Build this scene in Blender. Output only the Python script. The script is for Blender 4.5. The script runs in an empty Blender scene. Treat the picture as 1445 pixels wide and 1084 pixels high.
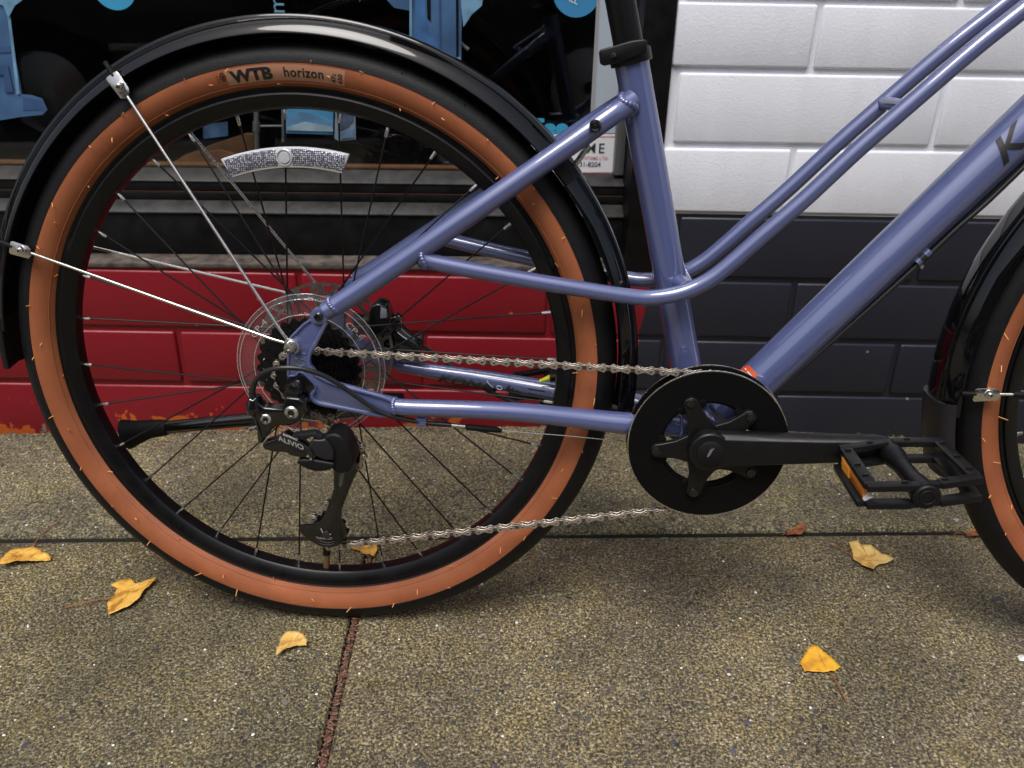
import bpy, bmesh, math, random
from mathutils import Matrix, Vector, noise
R = math.radians
C = bpy.context.scene.collection
rnd = random.Random(7)

# ------------------------------------------------------------------ camera, world, sun, exposure
cam_d = bpy.data.cameras.new('camera'); cam = bpy.data.objects.new('camera', cam_d); C.objects.link(cam)
cam.matrix_world = Matrix([[0.999936, 0.006896, -0.008999, 0.213670], [-0.011114, 0.439177, -0.898332, -0.875558], [-0.002243, 0.898374, 0.439225, 0.734723], [0, 0, 0, 1]])
cam_d.sensor_width = 36.0; cam_d.lens = 29.7036
cam_d.clip_start = 0.02; cam_d.clip_end = 600
cam_d.dof.use_dof = True; cam_d.dof.focus_distance = 0.93; cam_d.dof.aperture_fstop = 8.0
bpy.context.scene.camera = cam

SUN_EL, SUN_AZ = R(66), R(200)
w = bpy.data.worlds.new('World'); bpy.context.scene.world = w; w.use_nodes = True
nt = w.node_tree; nt.nodes.clear()
sky = nt.nodes.new('ShaderNodeTexSky'); sky.sky_type = 'NISHITA'; sky.sun_disc = False
sky.sun_elevation = SUN_EL; sky.sun_rotation = SUN_AZ; sky.air_density = 1.0; sky.dust_density = 5.0; sky.ozone_density = 1.0
hsv = nt.nodes.new('ShaderNodeHueSaturation'); hsv.inputs['Saturation'].default_value = 0.75
bg = nt.nodes.new('ShaderNodeBackground'); bg.inputs[1].default_value = 0.09
wo = nt.nodes.new('ShaderNodeOutputWorld')
nt.links.new(sky.outputs[0], hsv.inputs['Color']); nt.links.new(hsv.outputs[0], bg.inputs[0]); nt.links.new(bg.outputs[0], wo.inputs[0])
sd = bpy.data.lights.new('sun', 'SUN'); sd.energy = 1.5; sd.angle = R(32); sd.color = (1.0, 0.98, 0.955)
sun = bpy.data.objects.new('sun', sd); C.objects.link(sun)
sdir = Vector((math.sin(SUN_AZ)*math.cos(SUN_EL), math.cos(SUN_AZ)*math.cos(SUN_EL), math.sin(SUN_EL)))
sun.rotation_euler = sdir.to_track_quat('Z', 'Y').to_euler(); sun.location = (0, -3, 6)
vs = bpy.context.scene.view_settings
vs.view_transform = 'Standard'; vs.look = 'None'; vs.exposure = 0.62; vs.gamma = 1.0; vs.use_curve_mapping = False
cy = bpy.context.scene.cycles
cy.use_denoising = True; cy.max_bounces = 8; cy.transparent_max_bounces = 12; cy.caustics_reflective = False; cy.caustics_refractive = False

# ------------------------------------------------------------------ materials
MATS = {}
def mat(name, col=(0.5, 0.5, 0.5), rough=0.5, metal=0.0, coat=0.0, coat_rough=0.05, spec=0.5, trans=0.0, alpha=1.0,
        noise_amt=0.0, noise_scale=200.0, bump=0.0, bump_scale=400.0, emit=None, ior=1.5, rough_var=0.0, coord='Object'):
    m = bpy.data.materials.new(name); m.use_nodes = True; MATS[name] = m
    n = m.node_tree.nodes; l = m.node_tree.links; b = n['Principled BSDF']
    b.inputs['Base Color'].default_value = (*col, 1); b.inputs['Roughness'].default_value = rough
    b.inputs['Metallic'].default_value = metal; b.inputs['Coat Weight'].default_value = coat
    b.inputs['Coat Roughness'].default_value = coat_rough; b.inputs['Specular IOR Level'].default_value = spec
    b.inputs['Transmission Weight'].default_value = trans; b.inputs['Alpha'].default_value = alpha; b.inputs['IOR'].default_value = ior
    if emit: b.inputs['Emission Color'].default_value = (*emit, 1); b.inputs['Emission Strength'].default_value = 1
    if noise_amt or bump or rough_var:
        tc = n.new('ShaderNodeTexCoord')
        if noise_amt or rough_var:
            t = n.new('ShaderNodeTexNoise'); t.inputs['Scale'].default_value = noise_scale; t.inputs['Detail'].default_value = 5
            l.new(tc.outputs[coord], t.inputs['Vector'])
            if noise_amt:
                mr = n.new('ShaderNodeMapRange'); mr.inputs['From Min'].default_value = 0.3; mr.inputs['From Max'].default_value = 0.7
                mr.inputs['To Min'].default_value = 1 - noise_amt; mr.inputs['To Max'].default_value = 1 + noise_amt
                l.new(t.outputs[0], mr.inputs[0])
                mx = n.new('ShaderNodeVectorMath'); mx.operation = 'SCALE'; mx.inputs[0].default_value = col
                l.new(mr.outputs[0], mx.inputs['Scale']); l.new(mx.outputs[0], b.inputs['Base Color'])
            if rough_var:
                mr2 = n.new('ShaderNodeMapRange'); mr2.inputs['From Min'].default_value = 0.35; mr2.inputs['From Max'].default_value = 0.65
                mr2.inputs['To Min'].default_value = max(0, rough - rough_var); mr2.inputs['To Max'].default_value = rough + rough_var
                l.new(t.outputs[0], mr2.inputs[0]); l.new(mr2.outputs[0], b.inputs['Roughness'])
        if bump:
            t2 = n.new('ShaderNodeTexNoise'); t2.inputs['Scale'].default_value = bump_scale; t2.inputs['Detail'].default_value = 3
            l.new(tc.outputs[coord], t2.inputs['Vector'])
            bp = n.new('ShaderNodeBump'); bp.inputs['Strength'].default_value = bump; bp.inputs['Distance'].default_value = 0.001
            l.new(t2.outputs[0], bp.inputs['Height']); l.new(bp.outputs[0], b.inputs['Normal'])
    return m

BLUE = mat('blue_paint', (0.086, 0.108, 0.252), 0.45, 0.15, coat=1.0, coat_rough=0.012, bump=0.012, bump_scale=60)
BLUE.node_tree.nodes['Principled BSDF'].inputs['Coat IOR'].default_value = 1.85
FENDER = mat('gloss_black', (0.003, 0.003, 0.0035), 0.06, 0, coat=0.0, coat_rough=0.02, bump=0.02, bump_scale=40)
FENIN = mat('fender_inside', (0.003, 0.003, 0.003), 0.8, spec=0.2)
TREAD = mat('tread_rubber', (0.0045, 0.0045, 0.0056), 0.52, spec=0.28, bump=0.4, bump_scale=700, noise_amt=0.25, noise_scale=90)
RIM = mat('rim_black', (0.003, 0.003, 0.0036), 0.32, 0.0, spec=0.35, rough_var=0.05, noise_scale=40)
STEEL = mat('stainless_steel', (0.72, 0.70, 0.67), 0.22, 1.0, rough_var=0.08, noise_scale=300)
CHAIN = mat('chain_steel', (0.50, 0.44, 0.38), 0.42, 0.85, noise_amt=0.25, noise_scale=600)
DARKST = mat('dark_steel', (0.09, 0.085, 0.08), 0.4, 0.9, noise_amt=0.3, noise_scale=400)
PLAST = mat('black_plastic', (0.004, 0.004, 0.0045), 0.5, spec=0.3, bump=0.15, bump_scale=1500)
MATT = mat('matt_black', (0.005, 0.005, 0.0056), 0.38, 0.0, spec=0.32, bump=0.1, bump_scale=1800, rough_var=0.06, noise_scale=80)
GUARD = mat('guard_black', (0.003, 0.003, 0.0032), 0.55, spec=0.12)
RUBBER = mat('black_rubber', (0.004, 0.004, 0.0045), 0.65, spec=0.25, bump=0.2, bump_scale=900)
GLOSSB = mat('satin_black', (0.004, 0.004, 0.0045), 0.2, 0.0, coat=0.6)
SPOKE = mat('black_spoke', (0.004, 0.004, 0.0045), 0.35, 0.0, spec=0.3)
INK = mat('black_ink', (0.012, 0.012, 0.013), 0.5)
WINK = mat('white_ink', (0.75, 0.75, 0.75), 0.5)
HAIRM = mat('orange_rubber_hair', (0.80, 0.36, 0.12), 0.45)
def thin_clear(name, tint, ior, rough=0.0, haze=0.0):
    m = bpy.data.materials.new(name); m.use_nodes = True; n = m.node_tree.nodes; l = m.node_tree.links; n.clear()
    o = n.new('ShaderNodeOutputMaterial'); mx = n.new('ShaderNodeMixShader'); tr = n.new('ShaderNodeBsdfTransparent'); gl_ = n.new('ShaderNodeBsdfGlossy'); fr = n.new('ShaderNodeFresnel')
    tr.inputs[0].default_value = (*tint, 1); gl_.inputs['Roughness'].default_value = rough; ge = n.new('ShaderNodeNewGeometry'); e1 = n.new('ShaderNodeMath'); e1.operation = 'MULTIPLY_ADD'; e1.inputs[1].default_value = -2.0; e1.inputs[2].default_value = 1.0
    e2 = n.new('ShaderNodeMath'); e2.operation = 'POWER'; e2.inputs[0].default_value = ior
    l.new(ge.outputs['Backfacing'], e1.inputs[0]); l.new(e1.outputs[0], e2.inputs[1]); l.new(e2.outputs[0], fr.inputs[0])
    l.new(fr.outputs[0], mx.inputs[0]); l.new(gl_.outputs[0], mx.inputs[2])
    if haze:
        df = n.new('ShaderNodeBsdfDiffuse'); df.inputs[0].default_value = (0.7, 0.7, 0.72, 1); m2 = n.new('ShaderNodeMixShader'); m2.inputs[0].default_value = haze
        l.new(tr.outputs[0], m2.inputs[1]); l.new(df.outputs[0], m2.inputs[2]); l.new(m2.outputs[0], mx.inputs[1])
    else: l.new(tr.outputs[0], mx.inputs[1])
    l.new(mx.outputs[0], o.inputs[0]); return m
CLEAR = thin_clear('clear_plastic', (0.95, 0.95, 0.96), 1.45, 0.03, 0.02)
AMBER = mat('amber_plastic', (0.75, 0.22, 0.02), 0.2, coat=1.0, bump=0.6, bump_scale=900)
YEL = mat('yellow_plastic', (0.7, 0.75, 0.02), 0.4)
DECALR = mat('red_decal', (0.45, 0.02, 0.03), 0.3, coat=1)
DECALO = mat('orange_decal', (0.62, 0.09, 0.02), 0.35, coat=0.5)
ROTOR = mat('rotor_steel', (0.42, 0.38, 0.34), 0.35, 1.0, noise_amt=0.2, noise_scale=200)
PALEBLUE = mat('pale_outline_ink', (0.5, 0.55, 0.75), 0.4)

def sidewall_mat():
    m = mat('tan_sidewall', (0.40, 0.145, 0.062), 0.6)
    n = m.node_tree.nodes; l = m.node_tree.links; b = n['Principled BSDF']
    tc = n.new('ShaderNodeTexCoord')
    t = n.new('ShaderNodeTexNoise'); t.inputs['Scale'].default_value = 22; t.inputs['Detail'].default_value = 6
    cr = n.new('ShaderNodeValToRGB'); cr.color_ramp.elements[0].position = 0.33; cr.color_ramp.elements[1].position = 0.68
    cr.color_ramp.elements[0].color = (0.30, 0.088, 0.032, 1); cr.color_ramp.elements[1].color = (0.39, 0.122, 0.046, 1)
    l.new(tc.outputs['Object'], t.inputs['Vector']); l.new(t.outputs[0], cr.inputs[0]); l.new(cr.outputs[0], b.inputs['Base Color'])
    # fine threads of the casing
    t2 = n.new('ShaderNodeTexWave'); t2.inputs['Scale'].default_value = 900; t2.inputs['Distortion'].default_value = 1.5
    t3 = n.new('ShaderNodeTexNoise'); t3.inputs['Scale'].default_value = 450; t3.inputs['Detail'].default_value = 4
    l.new(tc.outputs['Object'], t2.inputs['Vector']); l.new(tc.outputs['Object'], t3.inputs['Vector'])
    a = n.new('ShaderNodeMath'); a.operation = 'ADD'; l.new(t2.outputs['Fac'], a.inputs[0]); l.new(t3.outputs[0], a.inputs[1])
    bp = n.new('ShaderNodeBump'); bp.inputs['Strength'].default_value = 0.35; bp.inputs['Distance'].default_value = 0.0008
    l.new(a.outputs[0], bp.inputs['Height']); l.new(bp.outputs[0], b.inputs['Normal'])
    return m
TAN = sidewall_mat()

# ------------------------------------------------------------------ mesh helpers
def link(o, parent=None):
    C.objects.link(o)
    if parent is not None: o.parent = parent
    return o
def empty(name, parent=None, mw=None):
    o = bpy.data.objects.new(name, None); o.empty_display_size = 0.05; link(o, parent)
    if mw is not None: o.matrix_world = Matrix(mw)
    return o
def tag(o, label=None, cat=None, group=None, kind=None):
    if label: o['label'] = label
    if cat: o['category'] = cat
    if group: o['group'] = group
    if kind: o['kind'] = kind
    return o

def catmull(pts, n=8):
    P = [Vector(p) for p in pts]; out = []
    for i in range(len(P)-1):
        a = P[i-1] if i > 0 else 2*P[0]-P[1]; b = P[i]; c = P[i+1]; d = P[i+2] if i+2 < len(P) else 2*P[-1]-P[-2]
        for k in range(n):
            t = k/n; t2 = t*t; t3 = t2*t
            out.append(0.5*((2*b)+(-a+c)*t+(2*a-5*b+4*c-d)*t2+(-a+3*b-3*c+d)*t3))
    out.append(P[-1]); return out

class MB:
    def __init__(s): s.v = []; s.f = []; s.m = []
    def add(s, vs, fs, m=0):
        o = len(s.v); s.v += [tuple(v) for v in vs]; s.f += [tuple(i+o for i in f) for f in fs]; s.m += [m]*len(fs); return s
    def tube(s, pts, r, seg=16, m=0, cap=True, smooth=0, flat=None):
        if smooth:
            k = len(pts); rr = r if isinstance(r, (list, tuple)) else [r]*k
            P = catmull(pts, smooth); r = [rr[min(i//smooth, k-2)]*(1-(i % smooth)/smooth)+rr[min(i//smooth+1, k-1)]*((i % smooth)/smooth) for i in range(len(P))]
            r[-1] = rr[-1]
        else:
            P = [Vector(p) for p in pts]; r = list(r) if isinstance(r, (list, tuple)) else [r]*len(P)
        n = len(P); T = []
        for i in range(n): T.append((P[min(i+1, n-1)]-P[max(i-1, 0)]).normalized())
        u = T[0].orthogonal().normalized()
        if abs(T[0].y) < 0.95: u = (Vector((0, 1, 0))-T[0]*T[0].y).normalized()
        vs = []
        for i in range(n):
            u = (u-T[i]*u.dot(T[i])).normalized(); w_ = T[i].cross(u)
            fu, fw = flat if flat else (1, 1)
            for k in range(seg):
                a = 2*math.pi*k/seg; vs.append(P[i]+u*(r[i]*fu*math.cos(a))+w_*(r[i]*fw*math.sin(a)))
        fs = [(i*seg+k, i*seg+(k+1) % seg, (i+1)*seg+(k+1) % seg, (i+1)*seg+k) for i in range(n-1) for k in range(seg)]
        if cap: fs += [tuple(range(seg))[::-1], tuple((n-1)*seg+k for k in range(seg))]
        return s.add(vs, fs, m)
    def cyl(s, p, q, r, seg=20, m=0, r2=None): return s.tube([p, q], [r, r if r2 is None else r2], seg, m)
    def ycyl(s, x, z, y0, y1, r, seg=24, m=0, r2=None): return s.cyl((x, y0, z), (x, y1, z), r, seg, m, r2)
    def lathe(s, prof, n=96, c=(0, 0, 0), a0=0, a1=360, m=0, closed=False, mfun=None):
        full = abs(a1-a0) >= 360; k = len(prof); vs = []
        cnt = n if full else n+1
        for i in range(cnt):
            a = R(a0+(a1-a0)*i/n)
            for (r, y) in prof: vs.append((c[0]+r*math.cos(a), c[1]+y, c[2]+r*math.sin(a)))
        o = len(s.v); s.v += vs
        for i in range(n):
            j = (i+1) % cnt
            for q in range(k if closed else k-1):
                q2 = (q+1) % k
                s.f.append((o+i*k+q, o+i*k+q2, o+j*k+q2, o+j*k+q)); s.m.append(mfun(q) if mfun else m)
        if closed and not full:
            s.f.append(tuple(o+q for q in range(k))); s.m.append(m)
            s.f.append(tuple(o+(cnt-1)*k+q for q in range(k))[::-1]); s.m.append(m)
        return s
    def prism(s, poly, y0, y1, m=0):
        k = len(poly); vs = [(x, y0, z) for x, z in poly]+[(x, y1, z) for x, z in poly]
        fs = [tuple(range(k)), tuple(range(k, 2*k))[::-1]]+[(i, i+k, (i+1) % k+k, (i+1) % k) for i in range(k)]
        return s.add(vs, fs, m)
    def box(s, lo, hi, m=0):
        x0, y0, z0 = lo; x1, y1, z1 = hi
        vs = [(x, y, z) for z in (z0, z1) for y in (y0, y1) for x in (x0, x1)]
        return s.add(vs, [(0, 2, 3, 1), (4, 5, 7, 6), (0, 1, 5, 4), (2, 6, 7, 3), (0, 4, 6, 2), (1, 3, 7, 5)], m)
    def quad(s, a, b, c, d, m=0): return s.add([a, b, c, d], [(0, 1, 2, 3)], m)
    def mesh(s, name, mats, bevel=0, bseg=2, ang=35):
        me = bpy.data.meshes.new(name); me.from_pydata(s.v, [], s.f)
        for q in (mats if isinstance(mats, (list, tuple)) else [mats]): me.materials.append(q)
        me.polygons.foreach_set('material_index', s.m)
        bm = bmesh.new(); bm.from_mesh(me)
        bmesh.ops.remove_doubles(bm, verts=bm.verts, dist=1e-7)
        bmesh.ops.recalc_face_normals(bm, faces=bm.faces)
        if bevel:
            es = [e for e in bm.edges if len(e.link_faces) == 2 and e.calc_face_angle(0) > R(30)]
            bmesh.ops.bevel(bm, geom=es, offset=bevel, segments=bseg, affect='EDGES', profile=0.5, clamp_overlap=True)
        for f in bm.faces: f.smooth = True
        for e in bm.edges:
            if len(e.link_faces) == 2 and e.calc_face_angle(0) > R(ang): e.smooth = False
        bm.to_mesh(me); bm.free(); return me
    def build(s, name, mats, parent=None, bevel=0, bseg=2, ang=35):
        return link(bpy.data.objects.new(name, s.mesh(name, mats, bevel, bseg, ang)), parent)
def inst(name, me, parent, mtx=None):
    o = bpy.data.objects.new(name, me); link(o, parent)
    if mtx is not None: o.matrix_local = mtx
    return o

def text_mesh(name, body, size, fn, material, parent, bold=0.0, shear=0.0, sx=1.0, align='LEFT', spacing=1.0, depth=0.0):
    cu = bpy.data.curves.new(name, 'FONT'); cu.body = body; cu.size = size; cu.offset = bold*size; cu.shear = shear
    cu.align_x = align; cu.space_character = spacing; cu.resolution_u = 3
    t = bpy.data.objects.new('tmp', cu); C.objects.link(t)
    me = bpy.data.meshes.new_from_object(t); bpy.data.objects.remove(t); bpy.data.curves.remove(cu)
    bm = bmesh.new(); bm.from_mesh(me); bmesh.ops.triangulate(bm, faces=bm.faces)
    for _ in range(5):
        es = [e for e in bm.edges if e.calc_length() > 0.0026]
        if not es or size > 0.1: break
        bmesh.ops.subdivide_edges(bm, edges=es, cuts=1); bmesh.ops.triangulate(bm, faces=bm.faces)
    bm.to_mesh(me); bm.free()
    for v in me.vertices: v.co = Vector(fn(v.co.x*sx, v.co.y))
    me.name = name; me.materials.clear(); me.materials.append(material)
    return link(bpy.data.objects.new(name, me), parent)

# ------------------------------------------------------------------ ground, sidewalk, road
def concrete(name, warm, seed):
    m = bpy.data.materials.new(name); m.use_nodes = True
    n = m.node_tree.nodes; l = m.node_tree.links; b = n['Principled BSDF']
    g = n.new('ShaderNodeNewGeometry')
    def vor(scale, feat='F1'):
        v = n.new('ShaderNodeTexVoronoi'); v.inputs['Scale'].default_value = scale; v.feature = feat
        l.new(g.outputs['Position'], v.inputs['Vector']); return v
    def noi(scale, det=4, rough=0.6):
        v = n.new('ShaderNodeTexNoise'); v.inputs['Scale'].default_value = scale; v.inputs['Detail'].default_value = det; v.inputs['Roughness'].default_value = rough
        l.new(g.outputs['Position'], v.inputs['Vector']); return v
    def ramp(src, stops, const=False):
        r = n.new('ShaderNodeValToRGB'); e = r.color_ramp.elements
        if const: r.color_ramp.interpolation = 'CONSTANT'
        while len(e) < len(stops): e.new(0.5)
        for q, (p, c) in zip(e, stops): q.position = p; q.color = (*c, 1)
        l.new(src, r.inputs[0]); return r
    def mix(fac, a, bb, mode='MIX'):
        x = n.new('ShaderNodeMix'); x.data_type = 'RGBA'; x.blend_type = mode
        if isinstance(fac, float): x.inputs[0].default_value = fac
        else: l.new(fac, x.inputs[0])
        l.new(a, x.inputs[6]) if not isinstance(a, tuple) else setattr(x.inputs[6], 'default_value', (*a, 1))
        l.new(bb, x.inputs[7]) if not isinstance(bb, tuple) else setattr(x.inputs[7], 'default_value', (*bb, 1))
        return x.outputs[2]
    k = warm
    grain = noi(310, 5, 0.75)
    base = ramp(grain.outputs[0], [(0.40, (0.006, 0.006, 0.0065)), (0.475, (0.055, 0.047, 0.036)), (0.525, (0.19, 0.160, 0.092)), (0.60, (0.66, 0.56, 0.32))]).outputs[0]
    v1 = vor(340)
    sep = n.new('ShaderNodeSeparateColor'); l.new(v1.outputs['Color'], sep.inputs[0])
    st = ramp(sep.outputs[0], [(0.0, (0.035, 0.034, 0.036)), (0.22, (0.13, 0.11, 0.08)), (0.45, (0.22, 0.18, 0.11)), (0.7, (0.09, 0.085, 0.078)), (0.86, (0.34, 0.31, 0.23)), (0.955, (0.62, 0.61, 0.58))], True).outputs[0]
    c = mix(0.40, base, st)
    v2 = vor(95); s2 = n.new('ShaderNodeSeparateColor'); l.new(v2.outputs['Color'], s2.inputs[0])
    pick = n.new('ShaderNodeMath'); pick.operation = 'GREATER_THAN'; pick.inputs[1].default_value = 0.90; l.new(s2.outputs[1], pick.inputs[0])
    near = n.new('ShaderNodeMath'); near.operation = 'LESS_THAN'; near.inputs[1].default_value = 0.0032*95; l.new(v2.outputs['Distance'], near.inputs[0])
    pn = n.new('ShaderNodeMath'); pn.operation = 'MULTIPLY'; l.new(pick.outputs[0], pn.inputs[0]); l.new(near.outputs[0], pn.inputs[1])
    st2 = ramp(s2.outputs[2], [(0, (0.045, 0.045, 0.05)), (0.5, (0.15, 0.125, 0.09)), (0.8, (0.075, 0.075, 0.085))], True).outputs[0]
    c = mix(pn.outputs[0], c, st2)
    big = noi(5.5, 5, 0.65)
    bigr = ramp(big.outputs[0], [(0.34, (0.66, 0.66, 0.66)), (0.46, (0.86, 0.85, 0.83)), (0.52, (1.02, 1.0, 0.95)), (0.64, (1.35, 1.30, 1.16))]).outputs[0]
    c = mix(1.0, c, bigr, 'MULTIPLY')
    moss = noi(17, 6, 0.7)
    mf = ramp(moss.outputs[0], [(0.50, (0, 0, 0)), (0.70, (0.5, 0.5, 0.5))]).outputs[0]
    c = mix(mf, c, mix(1.0, c, (1.10, 1.04, 0.55), 'MULTIPLY'))
    c = mix(1.0, c, k, 'MULTIPLY')
    # pale dried splats
    v5 = vor(6.5); s5 = n.new('ShaderNodeSeparateColor'); l.new(v5.outputs['Color'], s5.inputs[0]); n5 = noi(90, 4, 0.7)
    a5 = n.new('ShaderNodeMath'); a5.operation = 'MULTIPLY_ADD'; a5.inputs[1].default_value = 0.10; l.new(n5.outputs[0], a5.inputs[0]); l.new(v5.outputs['Distance'], a5.inputs[2])
    b5 = n.new('ShaderNodeMath'); b5.operation = 'LESS_THAN'; b5.inputs[1].default_value = 0.088; l.new(a5.outputs[0], b5.inputs[0])
    c5 = n.new('ShaderNodeMath'); c5.operation = 'GREATER_THAN'; c5.inputs[1].default_value = 0.45; l.new(s5.outputs[0], c5.inputs[0])
    d5 = n.new('ShaderNodeMath'); d5.operation = 'MULTIPLY'; l.new(b5.outputs[0], d5.inputs[0]); l.new(c5.outputs[0], d5.inputs[1])
    e5 = n.new('ShaderNodeMath'); e5.operation = 'MULTIPLY'; e5.inputs[1].default_value = 0.65; l.new(d5.outputs[0], e5.inputs[0])
    c = mix(e5.outputs[0], c, (0.60, 0.60, 0.58))
    l.new(c, b.inputs['Base Color'])
    b.inputs['Roughness'].default_value = 0.75
    h1 = n.new('ShaderNodeMath'); h1.operation = 'MULTIPLY'; h1.inputs[1].default_value = -0.7; l.new(v1.outputs['Distance'], h1.inputs[0])
    h2 = n.new('ShaderNodeMath'); h2.operation = 'ADD'; l.new(h1.outputs[0], h2.inputs[0]); l.new(grain.outputs[0], h2.inputs[1])
    bp = n.new('ShaderNodeBump'); bp.inputs['Strength'].default_value = 0.9; bp.inputs['Distance'].default_value = 0.0022
    l.new(h2.outputs[0], bp.inputs['Height']); l.new(bp.outputs[0], b.inputs['Normal'])
    return m
CONC = concrete('aggregate_concrete', (0.93, 0.90, 0.83), 1)
CONC3 = concrete('aggregate_concrete_mossy', (0.90, 0.90, 0.78), 3)
CONC2 = concrete('aggregate_concrete_by_wall', (0.88, 0.90, 0.83), 2)
GRIME_SHADE = mat('joint_grime_shade', (0.022, 0.020, 0.015), 0.9, noise_amt=0.4, noise_scale=200, bump=0.8, bump_scale=300)  # grime on the joint faces, coloured dark to stand in for the gap's shade
DIRT = mat('joint_dirt', (0.035, 0.03, 0.022), 0.9, noise_amt=0.5, noise_scale=300, bump=1.0, bump_scale=300)
ASPH = mat('asphalt', (0.05, 0.05, 0.052), 0.85, noise_amt=0.3, noise_scale=60, bump=0.6, bump_scale=200)
KERB = mat('kerb_concrete', (0.27, 0.26, 0.24), 0.8, noise_amt=0.2, noise_scale=60)

g = MB(); g.quad((-250, -250, -0.18), (250, -250, -0.18), (250, 250, -0.18), (-250, 250, -0.18))
tag(g.build('ground', ASPH), kind='structure')
g = MB(); g.quad((-40, -10.5, -0.13), (40, -10.5, -0.13), (40, -2.35, -0.13), (-40, -2.35, -0.13))
tag(g.build('road', ASPH), kind='structure')
sw = empty('sidewalk'); tag(sw, kind='structure')
bed = MB(); bed.box((-12, -2.2, -0.17), (12, 0.1405, -0.030)); bed.box((-12, 0.1407, -0.171), (12, 0.62, -0.16)); tag(bed.build('joint_bed', DIRT, sw))

def back_z(x):
    if x < 0.1: return 0.004
    return 0.004-0.016*min(1, (x-0.1)/0.5)-(0.055*max(0, min(1.6, (x-0.6))/0.6))
def slab(x0, x1, y0, y1, m, back=False):
    mb = MB(); nx = max(2, int((x1-x0)/0.12)); ny = 2
    xs = [x0+(x1-x0)*i/nx for i in range(nx+1)]; ys = [y0, y1]
    e = 0.006
    def top(x, y):
        z = 0.0
        if back:
            t = max(0, min(1, (y-0.145)/0.30)); z = back_z(x)*t+0.0015
        return z
    rows = []
    prof = [(y0, -0.05), (y0, top(0, y0)-e), (y0+e*0.35, -e*0.3), (y0+e, 0)]
    Y = [(y0, -0.05, 1), (y0, -e, 0), (y0+e*0.3, -e*0.3, 0), (y0+e, 0, 0), ((y0+y1)/2, 0, 0), (y1-e, 0, 0), (y1-e*0.3, -e*0.3, 0), (y1, -e, 0), (y1, -0.05, 1)]
    vs = []
    X = [(x0, -0.05), (x0, -e), (x0+e*0.3, -e*0.3), (x0+e, 0)]+[(x, 0) for x in xs[1:-1]]+[(x1-e, 0), (x1-e*0.3, -e*0.3), (x1, -e), (x1, -0.05)]
    for (x, dx) in X:
        for (y, dy, _) in Y:
            j = 0.0012*noise.noise(Vector((x*14, y*14, 3)))
            wob = 0.0025*noise.noise(Vector((x*9, y*0.2, 7))) if dy < 0 else 0
            vs.append((x, y+wob, top(x, y)+min(dx, dy)+j))
    ny_ = len(Y); fs = [(i*ny_+k, (i+1)*ny_+k, (i+1)*ny_+k+1, i*ny_+k+1) for i in range(len(X)-1) for k in range(ny_-1)]
    mb.add(vs, fs); o = mb.build('slab', [m, GRIME_SHADE], sw, ang=60)
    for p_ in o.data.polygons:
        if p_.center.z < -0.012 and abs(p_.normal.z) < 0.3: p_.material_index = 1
    return o
JY, JX = 0.1285, 0.022
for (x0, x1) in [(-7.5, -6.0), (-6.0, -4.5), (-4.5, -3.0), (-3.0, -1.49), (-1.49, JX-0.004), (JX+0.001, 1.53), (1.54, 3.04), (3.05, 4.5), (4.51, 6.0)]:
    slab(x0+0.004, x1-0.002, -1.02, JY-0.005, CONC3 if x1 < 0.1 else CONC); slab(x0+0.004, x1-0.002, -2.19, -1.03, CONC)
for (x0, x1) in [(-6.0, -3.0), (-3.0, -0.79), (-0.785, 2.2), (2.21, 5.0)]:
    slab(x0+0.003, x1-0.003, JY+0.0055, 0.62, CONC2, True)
kb = MB()
for i in range(10): kb.box((-12+2.4*i+0.004, -2.35, -0.18), (-12+2.4*(i+1)-0.004, -2.2, 0.0))
tag(kb.build('kerb', KERB, bevel=0.012), kind='structure')

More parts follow.
